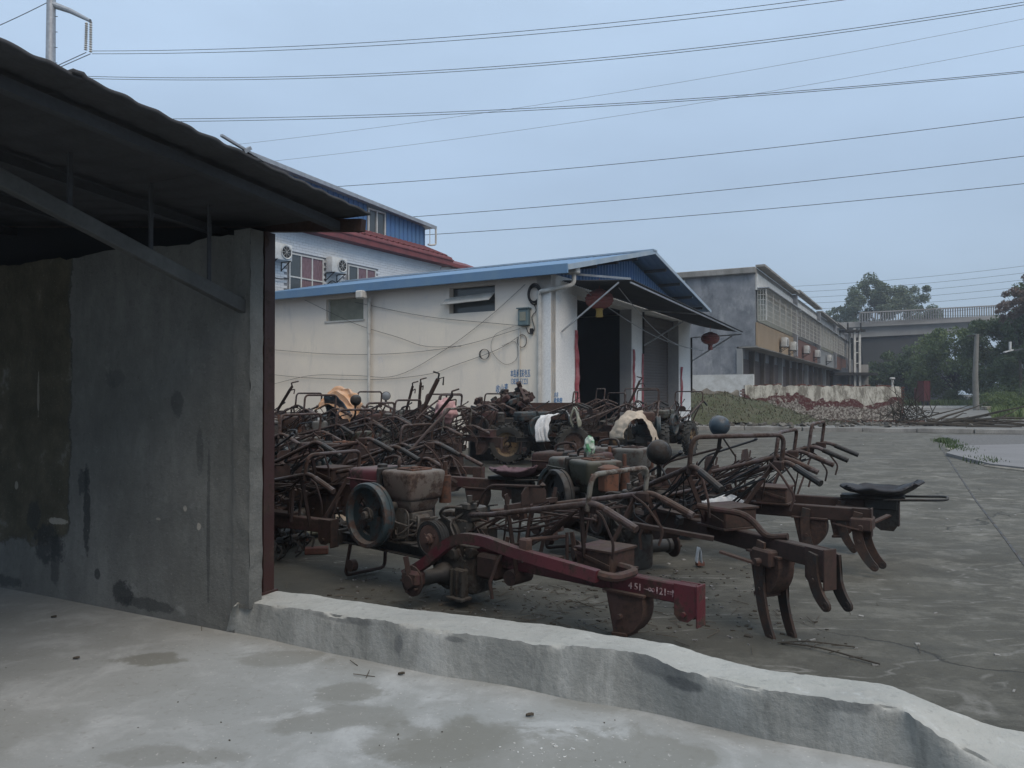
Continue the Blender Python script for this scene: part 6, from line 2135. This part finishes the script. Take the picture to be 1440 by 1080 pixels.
# ------------------------------------------------------------------ ground litter
random.seed(90)
bk2 = MB().box((0, 0, 0), (.20, .10, .055), bev=.006)
bo = bk2.build('brick', M['brick'])
tag(bo, 'broken red brick lying on the ground right of the shed post', 'brick', 'bricks on the yard')
p = G(446, 778); bo.location = (p.x, p.y, .03); bo.rotation_euler = (0, 0, .2)
b2 = bo.copy(); C.objects.link(b2); p = G(423, 760); b2.location = (p.x, p.y, .03); b2.rotation_euler = (0, 0, -.3); b2['label'] = 'darker brick on the edge of the grey plastic by the post'
b3 = bo.copy(); C.objects.link(b3); p = G(1028, 838); b3.location = (p.x, p.y + .9, .03); b3.scale = (.3, .5, .6); b3['label'] = 'small red brick chip on open concrete near the plough arms'
drape('plastic_sheeting', 'crumpled grey plastic sheeting on the ground beside the shed post', 'plastic sheet', [G(380, 775) + Vector((0, 0, .03)), G(400, 768) + Vector((0, 0, .08)), G(425, 764) + Vector((0, 0, .10)), G(455, 752) + Vector((0, 0, .05)), G(478, 742) + Vector((0, 0, .03))], (.05, .55, .0), M['paleglass'], 40, .10)
drape('grey_sack', 'rolled pale brown sack lying behind the big flywheel', 'sack', [G(455, 752) + Vector((0, 0, .05)), G(470, 746) + Vector((0, 0, .10)), G(492, 744) + Vector((0, 0, .08))], (.0, .25, .02), M['clothc'], 44, .06)
drape('white_scrap', 'folded white plastic scrap hanging under the beams in the right-hand crowd', 'plastic scrap', [P(979, 790, 5.0), P(982, 770, 5.0), P(985, 790, 5.0)], (.0, .06, .0), M['clothw'], 46, .01)
def litter(name, n, area, smin, smax, m, seed, flat=.25):
    rr = random.Random(seed)
    mb = MB()
    for k in range(n):
        x, y, z = area(rr)
        s = rr.uniform(smin, smax)
        mb.box((x, y, z + s * flat * .4), (s * rr.uniform(.6, 1.6), s * rr.uniform(.4, .9), s * flat), (rr.uniform(-.2, .2), rr.uniform(-.2, .2), rr.uniform(0, 3)))
    o = mb.build(name, m, smooth=0)
    o['kind'] = 'stuff'
def yard_near(rr):
    t_ = rr.random()
    return (rr.uniform(-1.3, 1.9), rr.uniform(4.3, 6.2), 0)
def yard_wide(rr): return (rr.uniform(-1.2, 9), rr.uniform(3.6, 16), 0)
def floor_sp(rr):
    p = G(760 + rr.gauss(0, 55), 1050 + rr.gauss(0, 18)); return (p.x, p.y, .004)
def floor_w(rr):
    p = G(rr.uniform(0, 1250), 1075 - 150 * rr.random() ** 2); return (p.x, p.y, .004)
litter('pebble_litter', 420, yard_near, .006, .020, M['gravel'], 1, .5)
litter('dark_litter', 300, yard_near, .008, .030, M['barkd'], 2, .3)
litter('yard_specks', 420, yard_wide, .010, .030, M['slab'], 3, .3)
litter('white_floor_specks', 26, floor_sp, .004, .012, M['white'], 4, .3)
litter('floor_specks', 26, lambda rr: ((lambda p: (p.x, p.y, .004))(G(rr.uniform(0, 900), rr.uniform(900, 1078)))), .003, .009, M['barkd'], 5, .4)
litter('paper_scraps', 26, lambda rr: (rr.uniform(2, 14), rr.uniform(6, 28), 0), .03, .09, M['white'], 6, .12)
mb = MB()
rr = random.Random(8)
for k in range(260):
    x, y = rr.gauss(.2, .9), rr.gauss(5.0, .45)
    a = rr.uniform(0, PI); L_ = rr.uniform(.03, .16)
    mb.bar((x, y, .006), (x + L_ * math.cos(a), y + L_ * math.sin(a), .008 + rr.uniform(0, .01)), .003, .003)
tag(mb.build('straw_litter', M['woodb'], smooth=0), kind='stuff')
def twig(label, a, b_, r_):
    p0, p1 = G(*a), G(*b_)
    mb = MB(); mb.tube(catmull([p0 + Vector((0, 0, .01)), p0.lerp(p1, .4) + Vector((.01, .02, .02)), p1 + Vector((0, 0, .01))], 4), r_, 5)
    for k in range(3):
        q = p0.lerp(p1, .3 + .2 * k); mb.tube([q + Vector((0, 0, .012)), q + Vector((.06, .05 - .04 * k, .02))], r_ * .6, 4)
    tag(mb.build('twig', M['barkd']), label, 'twig', 'twigs on the yard')
twig('long thin twig on the concrete just right of the plough arm tips', (1098, 905), (1235, 935), .005)
twig('short thin twig lying across the long one by the plough arms', (1092, 905), (1200, 911), .004)
twig('pale twig on the yard below the crimson draw arm', (795, 848), (835, 856), .003)
for k, (u, v, lb) in enumerate(((565, 949, 'small dark dry leaf on the shed floor near the kerb'), (1060-315, 1007, 'pale curled leaf on the shed floor right of centre'), (78, 869, 'small dark chip on the shed floor at the left'), (110, 927, 'thin dark splinter on the shed floor at the left'))):
    p = G(u, v)
    mb = MB(); mb.grid(lambda i, j: (p.x + (i - .5) * .034 + .004 * mnoise.noise(Vector((i * 9, j * 9, k))), p.y + (j - .5) * .022 * math.sin(PI * (.08 + .84 * i)) + .004 * mnoise.noise(Vector((i * 9, j * 9, k + 5))), .007 + .010 * (j - .5) ** 2 * 4 + .004 * i), 7, 5)
    o = mb.build('dry_leaf', M['woodb'] if k % 2 else M['barkd']); solid(o, .0006); tag(o, lb, 'leaf', 'dry leaves on the shed floor')

# ------------------------------------------------------------------ air
HZ = True
if HZ:
    mb = MB(); mb.box((0, 74.5, 24), (300, 171, 50))
    hz = mb.build('haze', None, smooth=0)
    m = bpy.data.materials.new('thin_air_haze'); m.use_nodes = True
    n_ = m.node_tree; n_.nodes.clear()
    o_ = n_.nodes.new('ShaderNodeOutputMaterial'); v_ = n_.nodes.new('ShaderNodeVolumePrincipled')
    v_.inputs['Color'].default_value = (.80, .88, 1.0, 1); v_.inputs['Density'].default_value = .0009; v_.inputs['Anisotropy'].default_value = .0
    n_.links.new(v_.outputs[0], o_.inputs['Volume'])
    hz.data.materials.append(m)
    hz['kind'] = 'stuff'
